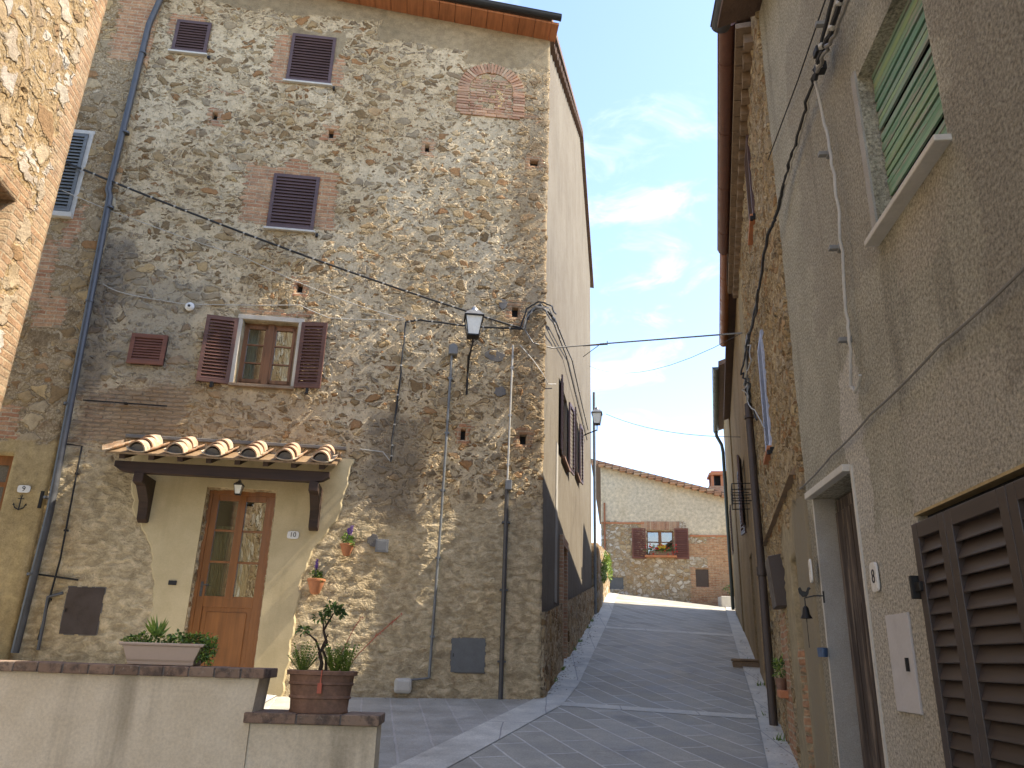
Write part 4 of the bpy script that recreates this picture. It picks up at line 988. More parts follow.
# R4
r4 = thing('plastered_house', 'yellow plastered house with a dark green gutter at the far end of the right row', 'house', R2.M)
wallgrid(-19.7, -13.8, 1, 8.9, .3, [(-17.8, -17.0, 4.6, 5.9, .1)], ret=.1).build('wall', M['r3wall'], r4, R2.M @ TR(0, -.03, 0), keepm=True)
MB().box(-19.65, -13.85, .0, 6, .5, 8.85).build('wall', M['ochre_plaster'], r4, R2.M)
MB().prism([(-.20, 8.88), (3.2, 10.0), (6.3, 8.8), (6.3, 8.95), (3.2, 10.15), (-.20, 9.0)], -19.8, -13.7, axis='x').build('roof', M['roof'], r4, R2.M)
mb = MB(); gutter(mb, -19.8, -13.75, -.27, 8.86, .08); mb.build('gutter', M['green_gutter'], r4, R2.M, smooth=True)
a = R2.L(716, 437, .42); b = R2.L(726, 456, .1); c = R2.L(737, 608, .1)
mb = MB(); mb.tube([(-19.6, -.27, 8.8), (-19.6, -.26, 8.65), (-19.6, -.12, 8.35), (-19.6, -.09, 8.1), (-19.6, -.09, 3.2)], .055, 10); mb.build('downpipe', M['green_gutter'], r4, R2.M, smooth=True)
wn = MB().box(-17.8, -17.0, .05, .09, 4.6, 5.9).build('window', M['void'], r4, R2.M)
louver(.4, 1.3, M['shutter_dark'], wn, M_=R2.M @ TR(-17.8, -.03, 4.6), n=16); louver(.4, 1.3, M['shutter_dark'], wn, M_=R2.M @ TR(-17.4, -.03, 4.6), n=16)

# ------------------------------------------------------------------ far house
fh = thing('stone_house', 'low house at the top of the street with cream gable and cobbled base', 'house', FH.M)
FHW = (1.68, 2.70, 5.42, 6.36)
def ftop(u): return 8.85-u*.262
wallgrid(0, 8.5, 3.0, 8.86, .05, [FHW+(.12,), (.27, .81, 4.16, 4.62, .04), (3.43, 3.92, 4.3, 4.96, .04)], top=ftop, ret=.1).build('wall', M['fhstone'], fh, FH.M, keepm=True, smooth='all')
MB().prism([(.02, 2), (8.5, 2), (8.5, 6.5), (.02, 8.75)], .11, 14).build('wall', M['cream'], fh, FH.M)
MB().prism([(-.38, 8.95), (9, 6.49), (9, 6.64), (-.38, 9.10)], -.28, 14.3).build('roof', M['roof'], fh, FH.M)
mb = MB(); random.seed(6)
for row in range(2):
    for k in range(34):
        u = -.36+k*.272; mb.box(u, u+.25, -.29-.03*row+.0, .0, 8.90-(u)*.262+row*.075-.10, 8.90-u*.262+row*.075-.035, )
mb.build('verge_brick', M['brick1'], fh, FH.M)
MB().box(.0, 1.62, -.05, .02, 6.60, 6.66).build('string_course', M['terra'], fh, FH.M); MB().box(3.3, 8.4, -.05, .02, 6.14, 6.20).build('string_course', M['terra'], fh, FH.M)
mb = MB(); random.seed(2)
for k in range(26): mb.box(1.50+k*.055, 1.545+k*.055, -.035-random.uniform(0, .01), 0, 6.38, 6.70)
mb.build('flat_arch', M['brick1'], fh, FH.M)
x0, x1, z0, z1 = FHW
wn = MB().box(x0, x0+.06, .04, .1, z0, z1).box(x1-.06, x1, .04, .1, z0, z1).box(x0, x1, .04, .1, z1-.06, z1).box(x0, x1, .04, .1, z0, z0+.06).box((x0+x1)/2-.06, (x0+x1)/2+.06, .03, .1, z0, z1).box(x0, x1, .05, .09, (z0+z1)/2+.02, (z0+z1)/2+.06).build('window', M['window_wood'], fh, FH.M)
MB().box(x0+.05, x1-.05, .07, .074, z0+.05, z1-.05).build('pane', M['glass'], wn, FH.M)
MB().box(x0+.1, x0+.4, .12, .125, z0+.05, z1-.1).box(x1-.4, x1-.1, .12, .125, z0+.05, z1-.1).build('curtain', M['curtain_white'], wn, FH.M)
MB().box(x0-.1, x1+.1, .2, .25, z0-.1, z1+.1).build('room', M['void'], wn, FH.M)
MB().box(x0-.08, x1+.08, -.22, .04, z0-.07, z0-.003).build('sill', M['terra'], wn, FH.M)
louver(.52, 1.14, M['shutter_red2'], wn, M_=FH.M @ TR(x0-.02, -.04, z0-.12) @ Matrix.Rotation(R(180+4), 4, 'Z'), n=13, ang=32, st=.05); louver(.52, 1.14, M['shutter_red2'], wn, M_=FH.M @ TR(x1+.02, -.04, z0-.12) @ Matrix.Rotation(R(-4), 4, 'Z'), n=13, st=.05)
MB().box(.28, .80, .0, .03, 4.17, 4.61).build('hatch', M['grey_metal'], fh, FH.M); MB().box(3.45, 3.90, .0, .03, 4.32, 4.94).build('hatch', M['brown_metal'], fh, FH.M)
mb = MB(); mb.tube([(.12, -.06, 7.4), (.12, -.06, 4.1)], .035, 8); mb.build('downpipe', M['copper'], fh, FH.M, smooth=True)
MB().box(4.5, 5.0, 1.35, 1.85, 8.35, 8.78).build('flue_shade_box', M['void'], fh, FH.M)  # near-black box added between the cap posts as the shade inside
ch = MB().box(4.25, 5.15, 1.2, 2.0, 7.2, 8.35).build('chimney', M['brick'], fh, FH.M)
mb = MB()
for xx in (4.35, 4.72, 5.05):
    for yy in (1.2, 1.9): mb.box(xx, xx+.1, yy, yy+.1, 8.35, 8.78)
mb.box(4.28, 5.22, 1.13, 2.07, 8.78, 8.87).box(4.36, 5.14, 1.2, 2.0, 8.87, 8.95); mb.build('chimney_cap', M['terra'], ch, FH.M)

# ------------------------------------------------------------------ foliage helpers
def leaf(mb, p, d, up, L, wd, fold=.25):
    d = d.normalized(); s = d.cross(up)
    if s.length < .05: s = d.cross(Vector((1, 0, 0)))
    s.normalize(); nrm = s.cross(d)
    a = p; m1 = p+d*L*.45+s*wd/2+nrm*fold*wd; m2 = p+d*L*.45-s*wd/2+nrm*fold*wd; e = p+d*L-nrm*L*.1; c = p+d*L*.5
    mb.add([a, m1, e, m2, c], [(0, 1, 4), (1, 2, 4), (2, 3, 4), (3, 0, 4)])
def bush(mb, rnd, c, rx, ry, rz, n, L, wd, mi=(0,)):
    for _ in range(n):
        while True:
            v = Vector((rnd.uniform(-1, 1), rnd.uniform(-1, 1), rnd.uniform(-1, 1)))
            if .15 < v.length < 1: break
        k = .75+.25*math.sin(v.x*5+c[0]*9)*math.cos(v.z*4)
        p = Vector((c[0]+v.x*rx*k, c[1]+v.y*ry*k, c[2]+v.z*rz*k)); d = (v+Vector((rnd.gauss(0, .5), rnd.gauss(0, .5), rnd.gauss(.2, .5)))).normalized()
        mb.cur = rnd.choice(mi); s = rnd.uniform(.6, 1.2); leaf(mb, p, d, Vector((rnd.gauss(0, .4), rnd.gauss(0, .4), 1)), L*s, wd*s)
    mb.cur = 0
LM = [M['leaf'], M['leaf_dark'], M['leaf_lime']]

# flowers on far window sill
fbx = thing('flower_box', 'terracotta flower box of red and yellow blooms on the far house window sill', 'flower box', FH.M @ TR(2.2, -.13, 5.42))
MB().box(-.42, .42, -.07, .07, 0, .15).build('trough', M['terra_dark'], fbx, bevel=.01)
rnd = random.Random(5); mb = MB(); bush(mb, rnd, (0, -.02, .18), .62, .12, .2, 420, .06, .04, (0, 1)); mb.build('foliage', LM, fbx)
for nm, mt, n, rng_ in (('blossom', 'red_petal', 34, (-.6, .6)), ('blossom', 'yellow_petal', 14, (-.1, .15))):
    mb = MB()
    for _ in range(n):
        c = Vector((rnd.uniform(*rng_), rnd.uniform(-.16, -.05), rnd.uniform(.02, .42))) if mt == 'red_petal' else Vector((rnd.uniform(*rng_), -.15, rnd.uniform(.25, .4)))
        for k in range(9): leaf(mb, c, Vector((rnd.gauss(0, 1), rnd.gauss(-.3, 1), rnd.gauss(0, 1))), Vector((0, -1, .3)),   .04, .035)
    mb.build(nm, M[mt], fbx)
# planter and shrub at right end
p = FH.W(4.9, .7, 0); zb = gz(p.x, p.y)
pt_ = thing('planter', 'pale stone trough with a dark shrub beside the far house', 'planter', Matrix.Translation((p.x, p.y, zb)))
MB().box(-.75, .75, -.25, .25, -.2, .42).build('trough', M['marble'], pt_, bevel=.02)
mb = MB(); bush(mb, random.Random(9), (0, 0, .68), .6, .28, .36, 900, .09, .05, (0, 1, 1)); mb.build('shrub', LM, pt_)
# low garden wall and creeper on the left, beyond the corner house
a = Vector((2.62, 22.4)); b = Vector((3.75, 29.0)); d = (b-a); azw = math.degrees(math.atan2(d.x, d.y)); GWF = Frame((a.x, a.y), azw)
gl = thing('garden_wall', 'low sunlit stone garden wall between the corner house and the far house', 'wall', GWF.M)
wallgrid(-.8, d.length, 2.0, 5.6, .07, top=lambda u: 4.75+u*.09, ret=.3).build('masonry', M['fhstone'] if 0 else M['bright_stone'], gl, keepm=True, smooth='all')
mb = MB(); rnd = random.Random(3)
for k in range(7):
    bush(mb, rnd, (.6+k*.85, -.08, 4.25+k*.09+rnd.uniform(-.35, .2)), .38, .07, .36, 170, .09, .055, (0, 2, 2))
tag(mb.build('creeper', LM, None, GWF.M), 'lime green creeper hanging over the low garden wall', 'plant')

# ------------------------------------------------------------------ parapet in the foreground
PF = Frame((-1.38, 4.8), 88)
pw = thing('parapet_wall', 'stained rendered parapet with brick coping stepping down at its right end', 'wall', PF.M)
pz1 = 1.6-4.99*.0178; pz2 = PF.L(300, 714, .05).z; xr = PF.L(381, 718).x; xs_ = PF.L(251, 712).x; xl = PF.L(266, 668).x
MB().prism([(-7, -.5), (xs_-.0, -.5), (xs_, pz2-.06), (xl-.03, pz1-.055), (-7, pz1-.055)], 0, .26).build('masonry', M['parapet'], pw)
MB().prism([(xs_+.002, -.5), (xr-.02, -.5), (xr-.02, pz2-.06), (xs_+.002, pz2-.06)], .01, .25).build('masonry', M['parapet'], pw)
random.seed(14); mb = MB(); x = xl
while x > -7:
    L_ = random.uniform(.135, .15); z_ = random.uniform(-.003, .002)
    mb.box(x-L_+.007, x, -.03+random.uniform(-.004, .004), .30, pz1-.058+z_, pz1-.004+z_); x -= L_
mb.build('coping', M['coping'], pw, bevel=.006)
MB().box(-7, xl-.01, -.022, .29, pz1-.056, pz1-.012).build('coping_mortar', M['mortar_grey'], pw)
random.seed(15); mb = MB(); x = xs_-.03
while x < xr-.02:
    L_ = min(random.uniform(.24, .30), xr-x)
    mb.box(x, x+L_-.007, -.03+random.uniform(-.003, .003), .29, pz2-.056, pz2-.0+random.uniform(-.003, .001)); x += L_
mb.build('coping', M['coping'], pw, bevel=.006)
MB().box(xs_-.02, xr-.02, -.022, .28, pz2-.054, pz2-.008).build('coping_mortar', M['mortar_grey'], pw)

# beige window box
def WMf(F, u, out, z, rz=0): return F.M @ TR(u, -out, z, rz)
p = PF.L(163, 664, -.12)
bx = thing('window_box', 'beige plastic planter trough of mixed greenery on the parapet before the wooden door', 'planter', WMf(PF, p.x, -.14, pz1-.003))
hw = .245
mb = MB(); secs = [(0, .78, .07), (.018, .79, .072), (.03, .8, .078), (.105, .93, .088), (.108, 1.0, .098), (.122, 1.02, .1), (.124, .98, .09), (.10, .93, .08)]
vs = []
for z, k, y in secs: vs += [(-hw*k, -y, z), (hw*k, -y, z), (hw*k, y, z), (-hw*k, y, z)]
fs = [(3, 2, 1, 0)]+[(i*4+q, i*4+(q+1) % 4, i*4+4+(q+1) % 4, i*4+4+q) for i in range(len(secs)-1) for q in range(4)]
mb.add(vs, fs).build('trough', M['box_beige'], bx, bevel=.004); MB().box(-hw*.93, hw*.93, -.08, .08, .095, .105).build('soil', M['soil'], bx)
rnd = random.Random(1); mb = MB()
bush(mb, rnd, (-.10, 0, .135), .19, .09, .055, 420, .026, .017, (0, 0, 2, 1)); bush(mb, rnd, (.13, 0, .14), .17, .09, .055, 420, .026, .018, (0, 2, 1)); bush(mb, rnd, (.245, -.03, .085), .075, .08, .09, 420, .024, .017, (0, 1, 2))
bush(mb, rnd, (-.20, 0, .125), .07, .06, .03, 100, .03, .012, (0, 2))
for k in range(18):
    a = rnd.uniform(0, 6.28); t = rnd.uniform(.4, 1.3); mb.cur = rnd.choice((0, 0, 2)); leaf(mb, Vector((-.075, 0, .15)), Vector((math.cos(a)*t, math.sin(a)*t*.6, 1)), Vector((0, 1, 0)), rnd.uniform(.10, .15), .018)
mb.build('foliage', LM, bx)
# aged terracotta pot with small tree
p = PF.L(318, 716, -.13)
tp = thing('terracotta_pot', 'aged oval terracotta pot with a small crooked tree and ferns on the lower coping', 'potted plant', WMf(PF, p.x, -.13, pz2-.001))
mb = MB(); prof = [(.0, 0), (.168, 0), (.172, .012), (.168, .02), (.172, .075), (.182, .08), (.182, .088), (.175, .094), (.182, .15), (.192, .155), (.192, .163), (.186, .168), (.19, .205), (.207, .208), (.209, .228), (.203, .232), (.190, .232), (.185, .20)]
mb.lathe(prof, 40, sy=.62); mb.build('pot', M['terra_dark'], tp, smooth=True)
MB().lathe([(0, .205), (.186, .205)], 30, sy=.6).build('soil', M['soil'], tp)
mb = MB(); T0 = [(.0, 0, .2), (.01, 0, .27), (-.01, .0, .33), (.025, 0, .39), (.0, 0, .46), (.03, 0, .52), (.05, .0, .56)]
mb.tube([(x-.02, y, z) for x, y, z in T0], [.015, .012, .011, .010, .008, .006, .004], 7); mb.tube([(-.025, 0, .33), (-.06, 0, .4), (-.10, 0, .43), (-.14, 0, .45)], [.008, .007, .005, .003], 6); mb.tube([(-.02, 0, .46), (-.03, .0, .52), (.0, 0, .56)], [.006, .004, .003], 6); mb.tube([(.02, .0, .22), (.012, 0, .3), (-.02, 0, .36), (.01, 0, .44)], [.01, .009, .007, .004], 6)
mb.build('trunk', M['bark'], tp, smooth=True)
mb = MB(); rnd = random.Random(7)
for c, r_, n in (((.03, 0, .58), .075, 130), ((-.03, 0, .53), .05, 60), ((.07, 0, .56), .04, 40), ((-.14, 0, .455), .04, 45)): bush(mb, rnd, c, r_, r_*.8, r_*.5, n, .035, .02, (1, 1, 0))
for cx_, n in ((-.12, 26), (.07, 30), (.14, 22)):
    for k in range(n):
        a = rnd.uniform(0, 6.28); t = rnd.uniform(.1, .9); d = Vector((math.cos(a)*t, math.sin(a)*t*.6, 1)).normalized(); L_ = rnd.uniform(.1, .19); base = Vector((cx_, 0, .2))
        for q in range(9):
            pp = base+d*L_*(q+2)/10
            for s_ in (-1, 1):
                mb.cur = rnd.choice((0, 2, 2)); leaf(mb, pp, d+Vector((math.cos(a+1.57*s_), math.sin(a+1.57*s_), 0))*.9, Vector((0, 0, 1)), .028, .010)
for k in range(8):
    a = rnd.uniform(-.3, .5); mb.cur = 1; leaf(mb, Vector((.15, 0, .21)), Vector((.7, a, .25)), Vector((0, 0, 1)), .09, .02)
mb.build('foliage', LM, tp)
mb = MB(); mb.tube([(.05, 0, .21), (.10, .02, .34), (.16, .02, .48), (.19, .02, .53)], .0025, 5); mb.tube([(.12, 0, .21), (.2, .02, .33), (.3, .03, .44), (.43, .03, .56)], .0028, 5)
for (a, b, n) in (((.15, .02, .47), (.20, .02, .54), 26), ((.28, .03, .42), (.44, .03, .565), 50)):
    for k in range(n):
        c = Vector(a).lerp(Vector(b), rnd.random()); leaf(mb, c+Vector((rnd.gauss(0, .004), rnd.gauss(0, .004), rnd.gauss(0, .004))), Vector((rnd.gauss(.5, .6), rnd.gauss(0, .6), rnd.gauss(.5, .6))), Vector((0, 0, 1)), .016, .007)
mb.build('flower_spike', M['coral'], tp)
tag_ = MB().tube([(.02, -.13, .235), (.018, -.137, .16)], .004, 6).box(.005, .03, -.145, -.133, .11, .165); tag_.build('red_tassel', M['coral'], tp)

# hanging wall pots
def wallpot(px, py, label, s=1.0, seed=1, lean=0):
    p = MF.L(px, py, .12)
    t = thing('wall_pot', label, 'hanging pot', WMf(MF, p.x, .13, p.z), 'flower pots hanging on the wall beside the door')
    mb = MB(); mb.lathe([(0, -.12), (.04, -.115), (.055, -.10), (.098, .03), (.106, .032), (.108, .055), (.098, .058), (.09, .03)], 24, Matrix.Scale(s, 4)); mb.build('pot', M['terra'], t, smooth=True)
    MB().lathe([(0, .035), (.092, .035)], 20, Matrix.Scale(s, 4)).build('soil', M['soil'], t)
    mb = MB(); mb.tube([(0, .02, .05), (0, .10, .16), (0, .13, .2)], .003, 5).tube([(-.1*s, 0, .045*s), (0, .12, .05), (.1*s, 0, .045*s)], .003, 5); mb.build('hanger', M['iron'], t)
    rnd = random.Random(seed); mb = MB(); bush(mb, rnd, (0, 0, .10), .095, .08, .085, 260, .034, .022, (0, 1, 2)); bush(mb, rnd, (.04, -.05, .05), .08, .05, .035, 90, .028, .02, (2, 0)); mb.build('foliage', LM, t)
    mb = MB()
    for k in range(6):
        bxx = rnd.uniform(-.03, .05); top = rnd.uniform(.20, .31); mb.tube([(bxx, 0, .1), (bxx+lean*.02, 0, top)], .002, 4)
        for q in range(22): leaf(mb, Vector((bxx+lean*.02, 0, top-.1+.11*q/22)), Vector((rnd.gauss(0, 1), rnd.gauss(0, 1), .4)), Vector((0, 0, 1)), .028, .018)
    mb.build('blossom', M['purple_petal'], t)
wallpot(316, 584, 'lower and larger terracotta wall pot with purple flower spikes', 1.1, 3, -.5); wallpot(347, 548, 'upper and smaller terracotta wall pot with purple flowers near the grey socket box', .88, 5, .3)

# fallen leaves and weeds along the foot of the walls
mb = MB(); rnd = random.Random(12); mb.cur = 0
for _ in range(260):
    u = rnd.uniform(.2, 11); o_ = abs(rnd.gauss(0, .12))+.06; p = SW.W(u, o_, 0); z = gz(p.x, p.y)+.02
    leaf(mb, Vector((p.x, p.y, z)), Vector((rnd.gauss(0, 1), rnd.gauss(0, 1), rnd.gauss(0, .15))), Vector((0, 0, 1)), rnd.uniform(.03, .06), .02)
for _ in range(120):
    u = rnd.uniform(-6, 0); o_ = abs(rnd.gauss(0, .1))+.05; p = MF.W(u, o_, 0); z = gz(p.x, p.y)+.02
    leaf(mb, Vector((p.x, p.y, z)), Vector((rnd.gauss(0, 1), rnd.gauss(0, 1), .1)), Vector((0, 0, 1)), rnd.uniform(.02, .045), .016)
for _ in range(160):
    u = rnd.uniform(-12, -1); o_ = abs(rnd.gauss(0, .1))+.05; p = R2.W(u, o_, 0); z = gz(p.x, p.y)+.045
    leaf(mb, Vector((p.x, p.y, z)), Vector((rnd.gauss(0, 1), rnd.gauss(0, 1), .1)), Vector((0, 0, 1)), rnd.uniform(.02, .045), .016)
tag(mb.build('fallen_leaves', [M['dry_leaf']], None), 'scattered dry leaves and litter along the foot of the walls', 'leaves', kind='stuff')
for F_, spots in ((SW, (1.2, 2.2, 4.4, 5.6, 7.9, 9.3)), (R2, (-3.2, -4.6, -6.8, -9.1))):
    for i_, u in enumerate(spots):
        p = F_.W(u, .07, 0); mb = MB()
        for _ in range(16): leaf(mb, Vector((rnd.gauss(0, .03), rnd.gauss(0, .02), 0)), Vector((rnd.gauss(0, .6), rnd.gauss(0, .6), 1)), Vector((0, 1, 0)), rnd.uniform(.05, .12), .014)
        tag(mb.build('weed', [M['leaf']], None, Matrix.Translation((p.x, p.y, gz(p.x, p.y)))), ('tiny weed at the foot of the side wall of the tall corner house' if F_ is SW else 'tiny weed at the foot of the ochre houses by the right kerb'), 'weed', 'weeds along the side wall' if F_ is SW else 'weeds along the right kerb')
# ------------------------------------------------------------------ lanterns
def lantern(name, label, W_, s, bracket):
    t = thing(name, label, 'lamp', W_, 'lanterns on the stone house')
    a, b = .085*s, .135*s; h = .30*s
    mb = MB()
    for k in range(4):
        c0 = [(-a, -a), (a, -a), (a, a), (-a, a)][k]; c1 = [(-b, -b), (b, -b), (b, b), (-b, b)][k]
        mb.tube([(c0[0], c0[1], 0), (c1[0], c1[1], h)], .009*s, 5)
    mb.box(-a-.01*s, a+.01*s, -a-.01*s, a+.01*s, -.02*s, .004*s); mb.box(-b-.02*s, b+.02*s, -b-.02*s, b+.02*s, h, h+.02*s)
    mb.build('lantern_frame', M['iron'], t, bevel=.002)
    a2, b2 = a*.94, b*.94
    MB().add([(-a2, -a2, .005), (a2, -a2, .005), (a2, a2, .005), (-a2, a2, .005), (-b2, -b2, h), (b2, -b2, h), (b2, b2, h), (-b2, b2, h)], [(3, 2, 1, 0), (4, 5, 6, 7), (0, 1, 5, 4), (1, 2, 6, 5), (2, 3, 7, 6), (3, 0, 4, 7)]).build('lantern_glass', M['lantern_glass'], t)
    bb = b+.02*s; cc = .045*s
    mb = MB().add([(-bb, -bb, h+.02*s), (bb, -bb, h+.02*s), (bb, bb, h+.02*s), (-bb, bb, h+.02*s), (-cc*1.5, -cc*1.5, h+.12*s), (cc*1.5, -cc*1.5, h+.12*s), (cc*1.5, cc*1.5, h+.12*s), (-cc*1.5, cc*1.5, h+.12*s)], [(3, 2, 1, 0), (4, 5, 6, 7), (0, 1, 5, 4), (1, 2, 6, 5), (2, 3, 7, 6), (3, 0, 4, 7)])
    mb.lathe([(.0, .22*s), (.015*s, .215*s), (.02*s, .2*s), (.045*s, .18*s), (.06*s, .15*s), (.07*s, .12*s), (.0, .115*s)], 14, Matrix.Translation((0, 0, h)))
    mb.build('lantern_cap', M['lantern_cap'], t, smooth=True)
    mb = MB()
    for pts_, r_ in bracket: mb.tube(pts_, r_, 7)
    mb.build('bracket', M['iron'], t, smooth=True)
    return t
o_ = .42
p = MF.L(473, 336, o_)
lantern('street_lantern', 'large old street lantern on an iron bracket beside the corner house edge', WMf(MF, p.x, o_, p.z), .9,
    [([(0, 0, -.02), (0, 0, -.12), (-.02, .05, -.2), (-.03, .2, -.3), (-.03, .38, -.42)], .012), ([(0, 0, -.1), (.05, 0, -.05), (.07, 0, -.1), (.03, .0, -.14), (0, 0, -.14)], .006), ([(0, 0, -.1), (-.05, 0, -.05), (-.07, 0, -.1), (-.03, .0, -.14), (0, 0, -.14)], .006), ([(-.03, .38, -.15), (-.03, .38, -.75)], .016), ([(0, .05, -.2), (-.03, .2, -.18), (-.03, .38, -.2)], .008)])
q_ = D(597, 424, 18.0)-SW.o; q = Vector((q_.dot(SW.d), 0, q_.z)); qo = q_.dot(SW.out)
lantern('street_lantern', 'distant street lantern high on the side wall against the sky', WMf(SW, q.x, qo, q.z), .85,
    [([(0, 0, -.02), (0, 0, -.15), (0, qo*.5, -.22), (0, qo, -.3)], .015), ([(0, 0, -.1), (.07, 0, -.1), (.05, 0, -.16), (0, 0, -.16)], .008)])
p = MF.L(238, 492, .3)
lantern('porch_lantern', 'tiny dark porch lantern hanging under the tiled door canopy', WMf(MF, p.x, .3, p.z-.03), .38,
    [([(0, 0, .19), (0, 0, .26)], .004)])

# ------------------------------------------------------------------ plates and small things
def text(s, size, ext=.002):
    cu = bpy.data.curves.new('digits', 'FONT'); cu.body = s; cu.size = size; cu.extrude = ext; cu.align_x = 'CENTER'; cu.align_y = 'CENTER'
    o = bpy.data.objects.new('digits', cu); scn.collection.objects.link(o); bpy.context.view_layer.update()
    me = bpy.data.meshes.new_from_object(o.evaluated_get(bpy.context.evaluated_depsgraph_get())); bpy.data.objects.remove(o); return me
def plate(F, px, py, w_, h, s, label, out, size, oval=False):
    p = F.L(px, py, out); t = thing('number_plate', label, 'number plate', WMf(F, p.x, out, p.z), 'house number tiles')
    n = 28; pts_ = []
    for k in range(n):
        a = 2*math.pi*k/n; c, s_ = math.cos(a), math.sin(a); e = .45 if not oval else .7
        pts_.append((w_/2*math.copysign(abs(c)**e, c), h/2*math.copysign(abs(s_)**e, s_)))
    MB().prism(pts_, -.008, .004).build('tile', M['glaze'], t, bevel=.003)
    if s:
        me = text(s, size); me.materials.clear(); me.materials.append(M['ink']); o = bpy.data.objects.new('digits', me); scn.collection.objects.link(o)
        place(o, t, WM[t] @ Matrix.Translation((0, -.0085, 0)) @ Matrix.Rotation(R(90), 4, 'X'))
    return t
plate(MF, 24, 489, .155, .095, '9', 'white oval house number tile reading 9 above an anchor', .065, .09); plate(MF, 293, 535, .15, .10, '10', 'white house number tile reading 10 on cream plaster', .06, .085)
plate(R1, 875, 577, .10, .15, '8', 'cream upright house number tile reading 8 right of the weathered door', .01, .10); plate(R2, 811, 571, .10, .15, '', 'small blank white tile above the rusty bell', .03, .09)
# anchor
p = MF.L(20, 503, .07); mb = MB(); mb.tube([(0, 0, .08), (0, 0, -.08)], .007, 6).tube([(-.035, 0, .055), (.035, 0, .055)], .006, 6)
mb.tube([(-.075, 0, -.02), (-.05, 0, -.06), (0, 0, -.085), (.05, 0, -.06), (.075, 0, -.02)], [.004, .008, .009, .008, .004], 6); mb.tube([(.012*math.cos(k*.7), 0, .092+.012*math.sin(k*.7)) for k in range(10)], .004, 5)
for s_ in (-1, 1): mb.prism([(s_*.085, -.03), (s_*.075, .0), (s_*.055, -.03)], -.004, .004)
tag(mb.build('anchor_ornament', M['iron'], None, WMf(MF, p.x, .07, p.z), smooth=True), 'small black iron anchor on ochre plaster under the number 9 tile', 'ornament')
# alarm
p = MF.L(190, 307, .04); mb = MB(); T = Matrix.Rotation(R(90), 4, 'X'); mb.lathe([(0, 0), (.06, 0), (.065, .03), (.05, .05), (.03, .055), (0, .055)], 20, T)
al = mb.build('alarm_sounder', M['glaze'], None, WMf(MF, p.x, .03, p.z), smooth=True); tag(al, 'round white sounder on the stone wall above the small red vent shutter', 'alarm')
MB().lathe([(0, .056), (.018, .056), (.018, .066), (0, .066)], 12, T).build('sounder_eye', M['ink'], al)
# bell with rooster
p = R2.L(806, 612, .12); bl_ = thing('wall_bell', 'rusty iron bell topped by a rooster on the ochre wall', 'bell', WMf(R2, p.x, .12, p.z) @ Matrix.Scale(.68, 4))
mb = MB(); mb.lathe([(0, .05), (.012, .05), (.025, .035), (.033, -.02), (.05, -.05), (.052, -.055), (.045, -.055), (0, -.02)], 16); mb.build('bell', M['iron'], bl_, smooth=True)
MB().tube([(0, 0, .05), (0, 0, .12), (0, .08, .14), (0, .16, .14)], .006, 6).tube([(0, .16, .18), (0, .16, .08)], .008, 6).tube([(0, 0, -.02), (0, 0, -.09)], .004, 5).tube([(0, 0, -.09), (.005, 0, -.3)], .0025, 4).build('bracket', M['iron'], bl_)
MB().prism([(-.05, .20), (-.045, .16), (-.02, .13), (.015, .13), (.035, .155), (.045, .19), (.06, .2), (.045, .215), (.03, .21), (.015, .175), (-.015, .18), (-.03, .215)], -.008, .008, Matrix.Rotation(R(90), 4, 'Z')).build('rooster', M['iron'], bl_, bevel=.002)
p = R1.L(826, 652, .03); mb = MB(); mb.lathe([(0, 0), (.03, .0), (.033, .05), (.03, .055), (.026, .05), (0, .01)], 12); mb.build('blue_cup_', M['ink'], None, None) if 0 else None
m_blue = plain('blue_enamel', (.05, .09, .16), .4)
tag(mb.build('door_knocker', m_blue, None, WMf(R1, p.x, .05, p.z-.03), smooth=True), 'small blue metal cup fixed beside the weathered door jamb', 'cup')
# small pot on sill
t = thing('flower_pot', 'small clay pot with a straggly plant on the brick sill by the rusty bell', 'potted plant', WMf(R2, -2.72, .07, 1.40))
MB().lathe([(0, 0), (.04, 0), (.055, .09), (.06, .09), (.06, .105), (.05, .1)], 16).build('pot', M['terra_dark'], t, smooth=True)
mb = MB(); bush(mb, random.Random(4), (0, 0, .2), .10, .07, .12, 160, .05, .018, (0, 1, 2)); mb.build('foliage', LM, t)
# stone step on kerb (right)
p = gp(750, 668); zb = gz(*p); st = MB().box(-.28, .30, -.25, .3, -.3, .10).build('doorstep', M['cornice'], None, Matrix.Translation((p[0]+.05, p[1]+.15, zb)) @ Matrix.Rotation(R(-14.5), 4, 'Z'), bevel=.015)
tag(st, 'reddish stone doorstep jutting over the right kerb', 'step')
mb = MB(); mb.box(-.30, .32, -.28, .32, .102, .14); mb.build('tread', M['cornice'], st, bevel=.01)

# ------------------------------------------------------------------ cables
def cable(pts, r, mat, label, sag=0.0, n=10, name='cable', ties=0, wob=0.0, seed=0):
    rr = random.Random(seed); P = []
    for a, b in zip(pts, pts[1:]):
        for k in range(n):
            t = k/n; p = a.lerp(b, t); p = p+Vector((0, 0, -sag*4*t*(1-t)))
            if wob and (k or P): p += Vector((rr.gauss(0, wob), rr.gauss(0, wob*.5), rr.gauss(0, wob)))
            P.append(p)
    P.append(pts[-1]); o = P[0].copy(); mb = MB(); mb.tube([p-o for p in P], r, 6)
    ob = mb.build(name, mat, None, Matrix.Translation(o), smooth=True); tag(ob, label, 'cable', 'cables along and between the houses')
    if ties:
        for k in range(ties):
            q = P[int((k+.5)*(len(P)-1)/ties)]-o; MB().lathe([(0, -r*1.3), (r*1.35, -r*.6), (r*1.35, r*.6), (0, r*1.3)], 6, Matrix.Translation(q)).build('cable_tie', M['cable_white'], ob)
    return ob
